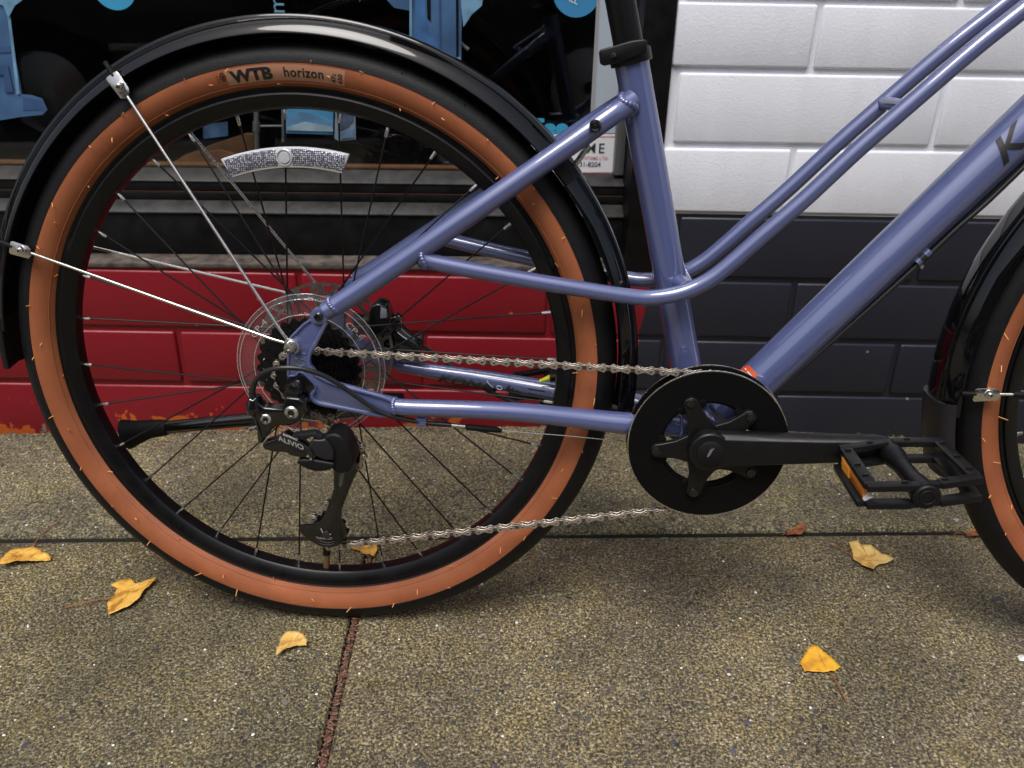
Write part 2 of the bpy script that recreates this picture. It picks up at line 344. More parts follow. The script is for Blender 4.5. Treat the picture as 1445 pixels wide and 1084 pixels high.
# small stones of the exposed aggregate: one mass nobody could count
def pebbles():
    cr = [(0.05, 0.05, 0.055), (0.09, 0.08, 0.07), (0.16, 0.13, 0.09), (0.06, 0.06, 0.07), (0.24, 0.19, 0.11), (0.33, 0.29, 0.20), (0.68, 0.66, 0.62), (0.12, 0.11, 0.10), (0.20, 0.15, 0.11)]
    wts = [8, 9, 8, 7, 8, 6, 1.3, 8, 4]
    vs = []; fs = []; cols = []
    ico_v = [(0, 0, 0.8)]+[(math.cos(R(60*k)), math.sin(R(60*k)), 0.1) for k in range(6)]+[(0.55*math.cos(R(60*k+25)), 0.55*math.sin(R(60*k+25)), 0.62) for k in range(6)]
    ico_f = []
    for k in range(6):
        k2 = (k+1) % 6
        ico_f += [(1+k, 1+k2, 7+k), (7+k, 1+k2, 7+k2), (7+k, 7+k2, 0)]
    for i in range(60000):
        x = rnd.uniform(-0.72, 1.35); y = rnd.uniform(-0.36, 0.44)
        if JY-0.009 < y < JY+0.011: continue
        if JX-0.008 < x < JX+0.008 and y < JY: continue
        r = 0.0006+0.0011*rnd.random()**1.5
        big_ = rnd.random() < 0.006; white_ = not big_ and rnd.random() < 0.006
        if big_: r = rnd.uniform(0.0028, 0.0068)
        if white_: r = rnd.uniform(0.0008, 0.0024)
        z = 0.0
        if y > JY: t = max(0, min(1, (y-0.145)/0.30)); z = back_z(x)*t+0.0015
        z += 0.0012*noise.noise(Vector((x*14, y*14, 3)))
        c = rnd.choices(cr, wts)[0]; q = rnd.uniform(0.75, 1.25)
        if big_: c = rnd.choice([(0.05, 0.05, 0.06), (0.07, 0.07, 0.085), (0.10, 0.085, 0.07), (0.04, 0.04, 0.045), (0.16, 0.14, 0.11)])
        if white_: c = (0.8, 0.78, 0.74)
        a = rnd.uniform(0, 6.28); el = rnd.uniform(0.55, 1); ca, sa = math.cos(a), math.sin(a); hz = rnd.uniform(0.4, 0.9)
        if big_: hz *= 0.22; el *= 0.75
        o = len(vs)
        for (px, py, pz) in ico_v:
            j = rnd.uniform(0.8, 1.15); px *= r*j; py *= r*el*j
            vs.append((x+px*ca-py*sa, y+px*sa+py*ca, z-0.0003+pz*r*hz))
        fs += [tuple(o+k for k in f) for f in ico_f]; cols += [(c[0]*q, c[1]*q, c[2]*q, 1)]*len(ico_f)
    me = bpy.data.meshes.new('aggregate_stones'); me.from_pydata(vs, [], fs)
    ca_ = me.color_attributes.new('tone', 'FLOAT_COLOR', 'CORNER')
    flat = []
    for c in cols: flat += list(c)*3
    ca_.data.foreach_set('color', flat)
    m = mat('aggregate_stone', (0.2, 0.2, 0.2), 0.6)
    at = m.node_tree.nodes.new('ShaderNodeAttribute'); at.attribute_name = 'tone'
    m.node_tree.links.new(at.outputs['Color'], m.node_tree.nodes['Principled BSDF'].inputs['Base Color'])
    me.materials.append(m)
    for p_ in me.polygons: p_.use_smooth = True
    o = link(bpy.data.objects.new('aggregate_stones', me), sw); o['kind'] = 'stuff'
pebbles()

# dry needles and soil in the joints
def debris():
    mb = MB(); fill = MB(); fill.box((JX-0.0035, -2.19, -0.035), (JX+0.0045, JY-0.012, -0.0040)); fill.build('joint_soil', mat('joint_soil', (0.075, 0.052, 0.042), 0.9, noise_amt=0.6, noise_scale=250, bump=1.0, bump_scale=250), sw, bevel=0.002)
    for i in range(1100):
        if i < 700: x = JX+rnd.gauss(0.0015, 0.0022); y = rnd.uniform(-0.40, JY-0.02)
        else: x = rnd.uniform(-0.7, 1.3); y = JY+rnd.gauss(0.001, 0.003)
        z = (-0.0055 if i < 700 else -0.027)+rnd.uniform(0, 0.011); a = rnd.uniform(0, 6.28); L = rnd.uniform(0.002, 0.008)*(1 if i < 700 else 0.6); r = rnd.uniform(0.00025, 0.0008)
        p = Vector((x, y, z)); d = Vector((math.cos(a), math.sin(a), rnd.uniform(-0.2, 0.3)))*L
        mb.tube([p-d/2, p+d/2], [r, r*0.5], 4, rnd.choice([0, 0, 1, 1, 2]))
    for i in range(1500):
        x = JX+rnd.gauss(0.001, 0.0026) if i % 2 else rnd.uniform(-0.7, 1.3); y = rnd.uniform(-0.4, JY-0.01) if i % 2 else JY+rnd.gauss(0.001, 0.003)
        r = rnd.uniform(0.0006, 0.0024); z = (-0.0055 if i % 2 else -0.028)+rnd.uniform(-0.002, 0.005)
        vs = [(x+r*rnd.uniform(.7, 1.2)*a, y+r*rnd.uniform(.7, 1.2)*b, z+r*c) for a, b, c in [(1, 0, 0), (0, 1, 0), (-1, 0, 0), (0, -1, 0), (0, 0, 0.9)]]
        mb.add(vs, [(0, 1, 4), (1, 2, 4), (2, 3, 4), (3, 0, 4)], rnd.choice([0, 1, 3, 3]))
    for i in range(1600):   # grit gathered at the foot of the wall
        x = rnd.uniform(-0.75, 1.35); y = 0.441+0.0227*x-abs(rnd.gauss(0, 0.006)); r = rnd.uniform(0.0008, 0.0030)
        z = back_z(x)+rnd.uniform(-0.001, 0.0012)
        vs = [(x+r*rnd.uniform(.7, 1.3)*a, y+r*rnd.uniform(.7, 1.2)*b, z+r*c) for a, b, c in [(1, 0, 0), (0, 1, 0), (-1, 0, 0), (0, -1, 0), (0, 0, 0.8)]]
        mb.add(vs, [(0, 1, 4), (1, 2, 4), (2, 3, 4), (3, 0, 4)], rnd.choice([0, 3, 3, 3, 3]))
    o = mb.build('joint_debris', [mat('needle_brown', (0.16, 0.07, 0.04), 0.8), mat('needle_red', (0.26, 0.115, 0.075), 0.8), mat('needle_pale', (0.34, 0.25, 0.16), 0.8), DIRT], sw)
    o['kind'] = 'stuff'
debris()

# ------------------------------------------------------------------ the painted block wall
WM = Matrix([[0.999505, -0.022687, 0.021809, 0.000000], [0.022682, 0.999743, 0.000495, 0.446000], [-0.021815, 0.000000, 0.999762, 0.000000], [0, 0, 0, 1]])
wall = empty('painted_block_wall', mw=WM)
tag(wall, 'concrete block wall painted white above, dark navy and red below, around the shop window', 'wall')
U_EDGE = 0.4525
def block_paint(name):
    m = bpy.data.materials.new(name); m.use_nodes = True
    n = m.node_tree.nodes; l = m.node_tree.links; b = n['Principled BSDF']
    tc = n.new('ShaderNodeTexCoord'); tc.object = wall
    sx = n.new('ShaderNodeSeparateXYZ'); l.new(tc.outputs['Object'], sx.inputs[0])
    def math_(op, a, bb):
        x = n.new('ShaderNodeMath'); x.operation = op
        for i, q in enumerate((a, bb)):
            if isinstance(q, (int, float)): x.inputs[i].default_value = q
            else: l.new(q, x.inputs[i])
        return x.outputs[0]
    def noi(scale, det=4, rg=0.55):
        t = n.new('ShaderNodeTexNoise'); t.inputs['Scale'].default_value = scale; t.inputs['Detail'].default_value = det; t.inputs['Roughness'].default_value = rg
        l.new(tc.outputs['Object'], t.inputs['Vector']); return t.outputs[0]
    def mix(f, a, bb):
        x = n.new('ShaderNodeMix'); x.data_type = 'RGBA'; l.new(f, x.inputs[0])
        for i, q in ((6, a), (7, bb)):
            if isinstance(q, tuple): x.inputs[i].default_value = (*q, 1)
            else: l.new(q, x.inputs[i])
        return x.outputs[2]
    U, V = sx.outputs[0], sx.outputs[2]
    edge = math_('ADD', math_('ADD', 0.430, math_('MULTIPLY', V, 0.07)), math_('MULTIPLY', math_('SUBTRACT', noi(14, 4), 0.5), 0.035))
    isred = math_('LESS_THAN', U, edge)
    n1a = noi(14, 5)
    mp = n.new('ShaderNodeMapping'); mp.inputs['Scale'].default_value = (26, 4, 2.2); l.new(tc.outputs['Object'], mp.inputs['Vector'])
    nst = n.new('ShaderNodeTexNoise'); nst.inputs['Scale'].default_value = 1.0; nst.inputs['Detail'].default_value = 5; l.new(mp.outputs[0], nst.inputs['Vector'])
    n1 = math_('ADD', math_('MULTIPLY', n1a, 0.55), math_('MULTIPLY', nst.outputs[0], 0.45))
    nv = math_('ADD', 0.86, math_('MULTIPLY', n1, 0.28))
    def scl(col):
        v = n.new('ShaderNodeVectorMath'); v.operation = 'SCALE'; v.inputs[0].default_value = col; l.new(nv, v.inputs['Scale']); return v.outputs[0]
    low = mix(isred, scl((0.017, 0.018, 0.029)), scl((0.205, 0.0055, 0.014)))
    # orange primer showing where the red paint has gone, along the foot
    pk = noi(26, 5, 0.6)
    thr = math_('ADD', math_('ADD', 0.505, math_('MULTIPLY', U, 0.05)), math_('MULTIPLY', V, 3.6))
    peel = math_('MULTIPLY', math_('GREATER_THAN', pk, thr), math_('LESS_THAN', U, 0.40))
    low = mix(peel, low, (0.50, 0.10, 0.015))
    pk2 = noi(38, 5, 0.6)
    thr2 = math_('ADD', math_('SUBTRACT', 0.66, math_('MULTIPLY', math_('LESS_THAN', U, 0.40), 0.075)), math_('MULTIPLY', V, 6.0))
    low = mix(math_('GREATER_THAN', pk2, thr2), low, (0.20, 0.19, 0.14))
    # small chips and splashes
    vo = n.new('ShaderNodeTexVoronoi'); vo.inputs['Scale'].default_value = 21; l.new(tc.outputs['Object'], vo.inputs['Vector'])
    sc = n.new('ShaderNodeSeparateColor'); l.new(vo.outputs['Color'], sc.inputs[0])
    dot = math_('MULTIPLY', math_('LESS_THAN', math_('ADD', vo.outputs['Distance'], math_('MULTIPLY', noi(120, 3), 0.12)), 0.125), math_('GREATER_THAN', sc.outputs[0], 0.62))
    low = mix(math_('MULTIPLY', dot, math_('MULTIPLY', isred, math_('GREATER_THAN', sc.outputs[1], 0.5))), low, (0.55, 0.13, 0.03))
    low = mix(math_('MULTIPLY', math_('MULTIPLY', dot, math_('LESS_THAN', sc.outputs[1], 0.5)), 0.55), low, (0.33, 0.30, 0.29))
    white = scl((0.78, 0.80, 0.86))
    dirt = noi(60, 6, 0.7)
    iswhite = math_('GREATER_THAN', V, math_('SUBTRACT', 0.3975, math_('MULTIPLY', U, 0.006)))
    c = mix(iswhite, low, white)
    l.new(c, b.inputs['Base Color'])
    rg = math_('ADD', 0.36, math_('MULTIPLY', iswhite, 0.2)); l.new(rg, b.inputs['Roughness'])
    hf = math_('ADD', noi(260, 4, 0.65), math_('MULTIPLY', noi(45, 3), 0.2))
    st = math_('ADD', 0.16, math_('MULTIPLY', iswhite, 0.26))
    bp = n.new('ShaderNodeBump'); bp.inputs['Distance'].default_value = 0.0015; l.new(st, bp.inputs['Strength'])
    l.new(hf, bp.inputs['Height']); l.new(bp.outputs[0], b.inputs['Normal'])
    return m
PAINT = block_paint('block_paint')
# course lines: (height at u=0, slope along u)
LINES = [(-0.12, -0.02), (-0.03, -0.018), (0.084, -0.016), (0.1855, -0.014), (0.2925, -0.013), (0.397, -0.006), (0.502, 0.0), (0.6125, 0.0), (0.7085, 0.0)]
while LINES[-1][0] < 2.6: LINES.append((LINES[-1][0]+0.1055, 0.0))
def vline(i, u): a, s = LINES[i]; return a+s*u
def block(u0, u1, i, top_cut=None):
    gp = 0.0042
    def q(u, k, s): return vline(k, u)+s
    n_ = 1; mb = MB()
    d0 = -rnd.uniform(0, 0.0012)
    b0 = [(u0, q(u0, i, gp)), (u1, q(u1, i, gp)), (u1, q(u1, i+1, -gp)), (u0, q(u0, i+1, -gp))]
    if top_cut is not None: b0[2] = (u1, top_cut); b0[3] = (u0, top_cut)
    vs = [(a, d0, b) for a, b in b0]+[(a, 0.09, b) for a, b in b0]
    mb.add(vs, [(0, 1, 2, 3), (0, 4, 5, 1), (1, 5, 6, 2), (2, 6, 7, 3), (3, 7, 4, 0)])
    o = mb.build('brick', PAINT, wall, bevel=0.0042, bseg=3, ang=60)
BL = 0.4115
for i in range(len(LINES)-1):
    off = {0: 0.08, 1: -0.128, 2: 0.0736, 3: -0.1275, 4: 0.075, 5: -0.1655, 6: 0.0505, 7: -0.1605, 8: 0.045}.get(i, -0.16 if i % 2 else 0.045)
    u = off-7*BL
    while u < 3.4:
        a, b_ = u, u+BL; u += BL
        gp = 0.0042
        if LINES[i][0] >= 0.28 and LINES[i][0] < 2.2:
            # the shop window takes this stretch
            for (lo, hi) in ((-3.0, -1.95), (U_EDGE, 3.4)):
                x0, x1 = max(a, lo), min(b_, hi)
                if x1-x0 > 0.01: block(x0+(gp if x0 == a else 0), x1-(gp if x1 == b_ else 0), i)
        else:
            if i == 3 and a < U_EDGE: pass
            block(a+gp, b_-gp, i)
mo = MB(); mo.box((-3.2, 0.0048, -0.15), (3.5, 0.095, 0.2965)); mo.box((-3.2, 0.0048, 2.24), (3.5, 0.095, 2.7)); mo.box((U_EDGE+0.001, 0.0048, 0.2965), (3.5, 0.095, 2.24)); mo.box((-3.2, 0.0048, 0.2965), (-1.95, 0.095, 2.24))
mo.build('mortar', PAINT, wall)
core = MB(); core.box((-3.2, 1.6, -0.15), (3.5, 1.7, 3.6)); core.box((-3.2, 0.0, 2.7), (3.5, 0.5, 5.5)); core.box((U_EDGE+0.1, 0.1, -0.15), (3.5, 0.5, 2.7)); core.box((-3.2, 0.0955, -0.15), (U_EDGE+0.1, 0.5, 0.27))
core.build('upper_storey', PAINT, wall)

# ------------------------------------------------------------------ shop window
FRM = mat('window_frame_black', (0.004, 0.004, 0.0045), 0.5, spec=0.25, noise_amt=0.4, noise_scale=30, bump=0.3, bump_scale=90, rough_var=0.1)
SILL = mat('weathered_sill', (0.019, 0.019, 0.0185), 0.6, noise_amt=0.75, noise_scale=45, bump=0.8, bump_scale=160)
SILLB = mat('chipped_ledge', (0.080, 0.064, 0.054), 0.7, noise_amt=0.75, noise_scale=60, bump=0.9, bump_scale=160)
WOODI = mat('inner_wood', (0.28, 0.12, 0.055), 0.5, noise_amt=0.3, noise_scale=20)
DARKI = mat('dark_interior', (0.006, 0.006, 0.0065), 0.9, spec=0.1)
GLASS = thin_clear('window_glass', (0.85, 0.88, 0.88), 1.5)
GREYF = mat('grey_metal_frame', (0.16, 0.165, 0.17), 0.4, 0.3)
win = empty('shop_window', mw=WM)
tag(win, 'dark shop window with black frame and stepped sill behind the rear wheel', 'window')
UL = -1.93
def strip(name, prof, m, u0=UL, u1=0.405, parent=win, bev=0.0015):
    mb = MB(); k = len(prof)
    vs = [(u0, d, v) for d, v in prof]+[(u1, d, v) for d, v in prof]
    mb.add(vs, [tuple(range(k)), tuple(range(k, 2*k))[::-1]]+[(i, (i+1) % k, (i+1) % k+k, i+k) for i in range(k)])
    return mb.build(name, m, parent, bevel=bev)
strip('sill', [(0.0, 0.2975), (0.0, 0.3055), (0.043, 0.3085), (0.043, 0.2975)], SILLB)
strip('kick_panel', [(0.04, 0.309), (0.04, 0.3765), (0.11, 0.3765), (0.11, 0.309)], FRM)
strip('ledge', [(0.036, 0.377), (0.036, 0.3805), (0.060, 0.3935), (0.11, 0.3935), (0.11, 0.377)], SILL)
strip('bottom_rail', [(0.060, 0.394), (0.060, 0.4060), (0.063, 0.4070), (0.063, 0.4085), (0.060, 0.4095), (0.060, 0.4225), (0.11, 0.4225), (0.11, 0.394)], FRM, bev=0.0006)
strip('bead_line', [(0.0595, 0.4074), (0.0595, 0.4081), (0.064, 0.4081), (0.064, 0.4074)], mat('bead_brown', (0.07, 0.035, 0.02), 0.6), bev=0)
strip('ledge', [(0.058, 0.4230), (0.058, 0.4260), (0.086, 0.4395), (0.11, 0.4395), (0.11, 0.4230)], SILL)
strip('inner_sill', [(0.096, 0.4400), (0.096, 0.4455), (0.112, 0.4455), (0.112, 0.4400)], WOODI)
post = MB(); post.box((0.405, -0.003, 0.2980), (U_EDGE-0.001, 0.13, 2.24)); post.build('post', FRM, win, bevel=0.002)
post = MB(); post.box((UL-0.02, -0.003, 0.2980), (UL, 0.13, 2.24)); post.build('post', FRM, win, bevel=0.002)
hd = MB(); hd.box((UL, 0.0, 2.2), (0.405, 0.12, 2.24)); hd.build('head', FRM, win, bevel=0.002)
gf = MB(); gf.box((0.3885, 0.070, 0.4400), (0.4045, 0.100, 2.2)); gf.build('glazing_bar', GREYF, win, bevel=0.0015)
gl = MB(); gl.box((UL, 0.0900, 0.4400), (0.3880, 0.0940, 2.2)); gl.build('pane', GLASS, win)
# dark room behind the glass
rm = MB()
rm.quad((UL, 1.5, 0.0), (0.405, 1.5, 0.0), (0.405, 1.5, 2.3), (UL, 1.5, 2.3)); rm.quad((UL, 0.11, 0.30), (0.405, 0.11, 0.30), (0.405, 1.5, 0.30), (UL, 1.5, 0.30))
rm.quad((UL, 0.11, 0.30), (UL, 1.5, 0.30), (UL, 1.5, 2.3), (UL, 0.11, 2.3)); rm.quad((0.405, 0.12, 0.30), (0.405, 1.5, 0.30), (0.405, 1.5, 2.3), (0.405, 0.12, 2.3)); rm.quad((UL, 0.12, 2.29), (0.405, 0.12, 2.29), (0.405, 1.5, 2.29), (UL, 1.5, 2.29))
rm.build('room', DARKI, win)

# stickers and display cards on and behind the glass
CYAN = mat('cyan_vinyl', (0.045, 0.30, 0.52), 0.4, noise_amt=0.15, noise_scale=20)
BLUEV = mat('blue_vinyl', (0.050, 0.115, 0.24), 0.45, noise_amt=0.35, noise_scale=18)
BLUED = mat('deep_blue_vinyl', (0.035, 0.08, 0.19), 0.45, noise_amt=0.3, noise_scale=25)
BLUEL = mat('light_blue_vinyl', (0.15, 0.30, 0.45), 0.45, noise_amt=0.3, noise_scale=40)
WHITEV = mat('white_vinyl', (0.72, 0.73, 0.75), 0.4, noise_amt=0.06, noise_scale=20)
PALEV = mat('pale_grey_vinyl', (0.42, 0.48, 0.55), 0.45, noise_amt=0.08, noise_scale=10)
GREYV = mat('grey_vinyl', (0.33, 0.33, 0.33), 0.5)
REDV = mat('red_print', (0.50, 0.12, 0.14), 0.5)
NAVYV = mat('navy_print', (0.03, 0.035, 0.06), 0.5)
DG = 0.0880
def plate(mb, poly, d, m=0, th=0.0004):
    k = len(poly); vs = [(u, d, v) for u, v in poly]+[(u, d+th, v) for u, v in poly]
    mb.add(vs, [tuple(range(k)), tuple(range(k, 2*k))[::-1]]+[(i, i+k, (i+1) % k+k, (i+1) % k) for i in range(k)], m)
def disc(u, v, r, n=48): return [(u+r*math.cos(2*math.pi*i/n), v+r*math.sin(2*math.pi*i/n)) for i in range(n)]
c1 = (-0.3799, 0.088, 0.7071); c2 = (0.3147, 0.088, 0.7135)
s = MB(); plate(s, disc(c1[0], c1[2], 0.0325), DG); tag(s.build('round_sticker', CYAN), 'cyan round sticker high on the left of the shop window', 'sticker').matrix_world = WM
rs = MB(); plate(rs, disc(c2[0], c2[2], 0.0365), DG); rs = rs.build('round_sticker', mat('azure_vinyl', (0.05, 0.25, 0.50), 0.4)); rs.matrix_world = WM
tag(rs, 'blue round sticker with white ALL print near the right edge of the glass', 'sticker')
tp = (0.3068, 0.088, 0.6986)
text_mesh('lettering', 'ALL', 0.012, lambda x, y: (tp[0]+x*0.95+y*0.2, DG-0.0006, tp[2]+y*0.95-0.35*x), WINK, rs, align='CENTER', bold=0.01)
ls = MB(); plate(ls, [(0.337, 0.8872), (0.4064, 0.8888), (0.4166, 0.7036), (0.4229, 0.58), (0.4212, 0.5052), (0.3491, 0.5042), (0.3485, 0.5321), (0.349, 0.7024)], DG)
ls = ls.build('window_strip', PALEV); ls.matrix_world = WM
tag(ls, 'pale blue-grey strip running down the right edge of the glass above the notice', 'strip')
gs = MB(); plate(gs, [(0.3319, 0.8871), (0.338, 0.8872), (0.3501, 0.7024), (0.352, 0.5321), (0.3514, 0.5043), (0.3468, 0.5042), (0.3462, 0.5321), (0.3457, 0.7023)], DG-0.0012); gs.build('edge_tape', GREYV, ls)
no = MB(); plate(no, [(0.2518, 0.5017), (0.4015, 0.5038), (0.4043, 0.4371), (0.2514, 0.4352)], DG-0.0008); no = no.build('window_notice', WHITEV); no.matrix_world = WM
tag(no, 'white printed notice with red border and phone number at the lower right of the glass', 'notice')
bo = MB()
P = [(0.2543, 0.4973), (0.3972, 0.4993), (0.3992, 0.4412), (0.2537, 0.4394)]
for i in range(4):
    a = Vector(P[i]); b_ = Vector(P[(i+1) % 4]); d = (b_-a).normalized(); nn = Vector((-d.y, d.x))*0.0006
    plate(bo, [tuple(a-nn), tuple(b_-nn), tuple(b_+nn), tuple(a+nn)], DG-0.0012, 0, 0.0003)
bo.build('border', REDV, no)
def wtext(body, anchor, size, m, parent, **k):
    text_mesh('lettering', body, size, lambda x, y: (anchor[0]+x, DG-0.0016, anchor[2]+y), m, parent, **k)
wtext('ME', (0.3416, 0.088, 0.4729), 0.0225, NAVYV, no, bold=0.004, spacing=1.25)
wtext('SYSTEMS LTD.', (0.334, 0.088, 0.4619), 0.0072, REDV, no, bold=0.012, spacing=1.05)
wtext('4-731-8204', (0.3181, 0.088, 0.4506), 0.0108, NAVYV, no, bold=0.012, spacing=1.0)
te = tag(text_mesh('window_lettering', 'Tee', 0.034, lambda x, y: (x, 0, y), CYAN, None, bold=0.05, sx=1.25), 'bright blue Tee lettering on the glass above the white notice', 'lettering')
te.matrix_world = WM @ Matrix.Translation(Vector((0.2448, 0.087, 0.5018)))
ml = tag(text_mesh('letter_decal', 'm', 0.035, lambda x, y: (-y, 0, x), BLUEL, None, sx=1.0), 'pale blue letter m decal turned sideways at the top of the glass', 'lettering')
ml.matrix_world = WM @ Matrix.Translation(Vector((-0.1294, 0.088, 0.6738)))
# big blue picture decals
def decal(name, label, layers, d=DG):
    e = empty(name, mw=WM); tag(e, label, 'decal')
    for i, (nm, poly, m) in enumerate(layers):
        mb = MB(); plate(mb, poly, d-0.0005*i-0.0003, 0, 0.0004); mb.build(nm, m, e)
decal('figure_decal', 'blue printed machine-like figure on the left end of the glass', [
    ('figure', [(-0.5982, 0.7415), (-0.5518, 0.7237), (-0.5378, 0.705), (-0.5407, 0.6663), (-0.5459, 0.6265), (-0.5468, 0.5857), (-0.5494, 0.5511), (-0.5355, 0.5503), (-0.5192, 0.5452), (-0.5152, 0.5281), (-0.5246, 0.5204), (-0.5584, 0.5167), (-0.5928, 0.5108), (-0.6594, 0.5077)], BLUEV),
    ('base', [(-0.5482, 0.5469), (-0.5221, 0.542), (-0.5185, 0.5281), (-0.5529, 0.5265)], BLUED),
    ('band', [(-0.6302, 0.619), (-0.5515, 0.6204), (-0.5513, 0.6123), (-0.6329, 0.6089)], BLUED),
    ('edge', [(-0.5439, 0.6663), (-0.5397, 0.6663), (-0.5516, 0.5511), (-0.557, 0.551)], BLUEL),
    ('panel', [(-0.6366, 0.5945), (-0.56, 0.5937), (-0.5607, 0.5541), (-0.5737, 0.5539), (-0.5699, 0.5791), (-0.6404, 0.58)], BLUED),
    ('rag', [(-0.562, 0.7235), (-0.5209, 0.7243), (-0.5163, 0.6862), (-0.5296, 0.6782), (-0.5432, 0.6604), (-0.5463, 0.6779), (-0.5715, 0.6852)], BLUEL)])
decal('figure_decal', 'blue printed column figure at the top of the glass right of the wheel top', [
    ('figure', [(0.0286, 0.7727), (0.1805, 0.7758), (0.1401, 0.6985), (0.1386, 0.6383), (0.1383, 0.601), (0.126, 0.5966), (0.0636, 0.6267), (0.06, 0.6822), (0.0365, 0.6857), (0.0262, 0.6963)], BLUEV),
    ('column', [(0.0719, 0.7549), (0.0866, 0.7552), (0.0836, 0.6777), (0.0895, 0.6527), (0.1045, 0.6377), (0.105, 0.6046), (0.069, 0.6206), (0.0684, 0.6734)], mat('mid_blue_vinyl', (0.05, 0.14, 0.33), 0.45, noise_amt=0.4, noise_scale=22)),
    ('gap', [(0.0866, 0.7552), (0.093, 0.7553), (0.092, 0.6678), (0.0867, 0.6717)], DARKI),
    ('gap', [(0.1056, 0.7556), (0.1088, 0.7556), (0.1062, 0.6067), (0.104, 0.6067)], BLUED),
    ('gap', [(0.1309, 0.7561), (0.1351, 0.7562), (0.1339, 0.6019), (0.1305, 0.6019)], DARKI),
    ('edge', [(0.0618, 0.7357), (0.065, 0.7358), (0.0625, 0.6267), (0.0583, 0.6328)], BLUEL),
    ('foot_glow', [(0.1107, 0.613), (0.1373, 0.6176), (0.1372, 0.5999), (0.1261, 0.5997)], BLUEL),
    ('rag', [(0.1383, 0.7562), (0.1806, 0.7571), (0.1703, 0.6911), (0.1551, 0.679), (0.142, 0.6607), (0.1389, 0.6886)], BLUEL)])
cr_ = empty('hanging_cord', mw=WM); tag(cr_, 'frayed pale cord hanging in front of the blue column figure', 'cord')
mb = MB(); mb.tube([(0.143, 0.1, 0.6782), (0.132, 0.1, 0.674), (0.1155, 0.1, 0.6677), (0.1066, 0.1, 0.6604)], 0.0012, 6, smooth=4)
mb.build('cord', mat('cord_grey', (0.12, 0.11, 0.10), 0.8), cr_)
mb = MB(); mb.tube([(0.0954, 0.1, 0.651), (0.1043, 0.1, 0.6543), (0.1088, 0.1, 0.6594), (0.1197, 0.1, 0.6535), (0.1318, 0.1, 0.6455), (0.1394, 0.1, 0.6354), (0.1494, 0.1, 0.6273)], [0.001, 0.002, 0.002, 0.0014, 0.0014, 0.0024, 0.003], 6, smooth=4)
mb.build('frayed_end', mat('cord_pale', (0.42, 0.40, 0.37), 0.8), cr_)
# cards further inside
def card(label, poly, d, mats_, bands):
    e = empty('display_card', mw=WM); tag(e, label, 'card', 'picture cards inside the window')
    mb = MB(); plate(mb, poly, d, 0, 0.003); mb.build('board', mats_[0], e)
    for i, (b_, m) in enumerate(bands):
        mb = MB(); plate(mb, b_, d-0.0012*(i+1), 0, 0.0008); mb.build('print', m, e)
card('wide blue mountain and sea picture card seen through the rear wheel', [(-0.1496, 0.5553), (-0.0705, 0.5565), (-0.0766, 0.489), (-0.156, 0.4902)], 0.13, [mat('sky_print', (0.14, 0.50, 0.85), 0.4, noise_amt=0.2, noise_scale=12)], [
    ([(-0.1534, 0.5142), (-0.1259, 0.5247), (-0.1087, 0.5227), (-0.0749, 0.5097), (-0.0757, 0.4994), (-0.1551, 0.4972)], mat('hill_print', (0.20, 0.40, 0.66), 0.4, noise_amt=0.4, noise_scale=25)),
    ([(-0.1523, 0.4997), (-0.1212, 0.5092), (-0.0754, 0.5008), (-0.0759, 0.4939), (-0.1527, 0.4951)], mat('foam_print', (0.60, 0.75, 0.9), 0.4, noise_amt=0.3, noise_scale=30))])
card('small dark blue picture card right of the wide mountain card', [(-0.0655, 0.5578), (-0.0346, 0.5583), (-0.0381, 0.4832), (-0.0663, 0.4805), (-0.0731, 0.4839)], 0.12, [mat('card_edge', (0.42, 0.48, 0.6), 0.4)], [
    ([(-0.062, 0.5558), (-0.0381, 0.5562), (-0.0395, 0.514), (-0.0507, 0.5026), (-0.0663, 0.4955)], mat('storm_print', (0.16, 0.19, 0.30), 0.4, noise_amt=0.6, noise_scale=40)),
    ([(-0.0651, 0.4934), (-0.0414, 0.5006), (-0.0411, 0.4869), (-0.0622, 0.4844)], mat('water_print', (0.24, 0.38, 0.6), 0.4, noise_amt=0.4, noise_scale=40))])
card('dim blue picture card at the back of the window left of the metal stand', [(-0.3173, 0.4873), (-0.2737, 0.4927), (-0.2755, 0.4686), (-0.3194, 0.4631)], 0.22, [mat('dim_print', (0.10, 0.18, 0.32), 0.5, noise_amt=0.5, noise_scale=30)], [])
st = empty('display_stand', mw=WM); tag(st, 'grey metal stand with a side arm seen through the rear wheel behind the glass', 'stand')
mb = MB(); mb.cyl((-0.2276, 0.26, 0.5501), (-0.2378, 0.26, 0.4371), 0.005, 12); mb.build('upright', mat('stand_grey', (0.4, 0.4, 0.39), 0.4, 0.6), st)
mb = MB(); mb.cyl((-0.2343, 0.26, 0.4797), (-0.1887, 0.26, 0.4804), 0.002, 10); mb.cyl((-0.2334, 0.26, 0.4871), (-0.2354, 0.26, 0.4698), 0.007, 12); mb.build('arm', MATS['stand_grey'], st)
mb = MB(); mb.cyl((-0.1805, 0.26, 0.5508), (-0.1889, 0.26, 0.4529), 0.003, 12); mb.build('upright', MATS['stand_grey'], st)
bx = empty('wooden_crate', mw=WM); tag(bx, 'dim brown wooden crate inside the window beside the metal stand', 'crate')
mb = MB(); plate(mb, [(-0.3981, 0.4106), (-0.3354, 0.4338), (-0.2736, 0.4541), (-0.2565, 0.4544), (-0.2639, 0.3884), (-0.4017, 0.3867)], 0.32, 0, 0.02); mb.build('crate_front', mat('crate_brown', (0.20, 0.09, 0.04), 0.6, noise_amt=0.4, noise_scale=15), bx)
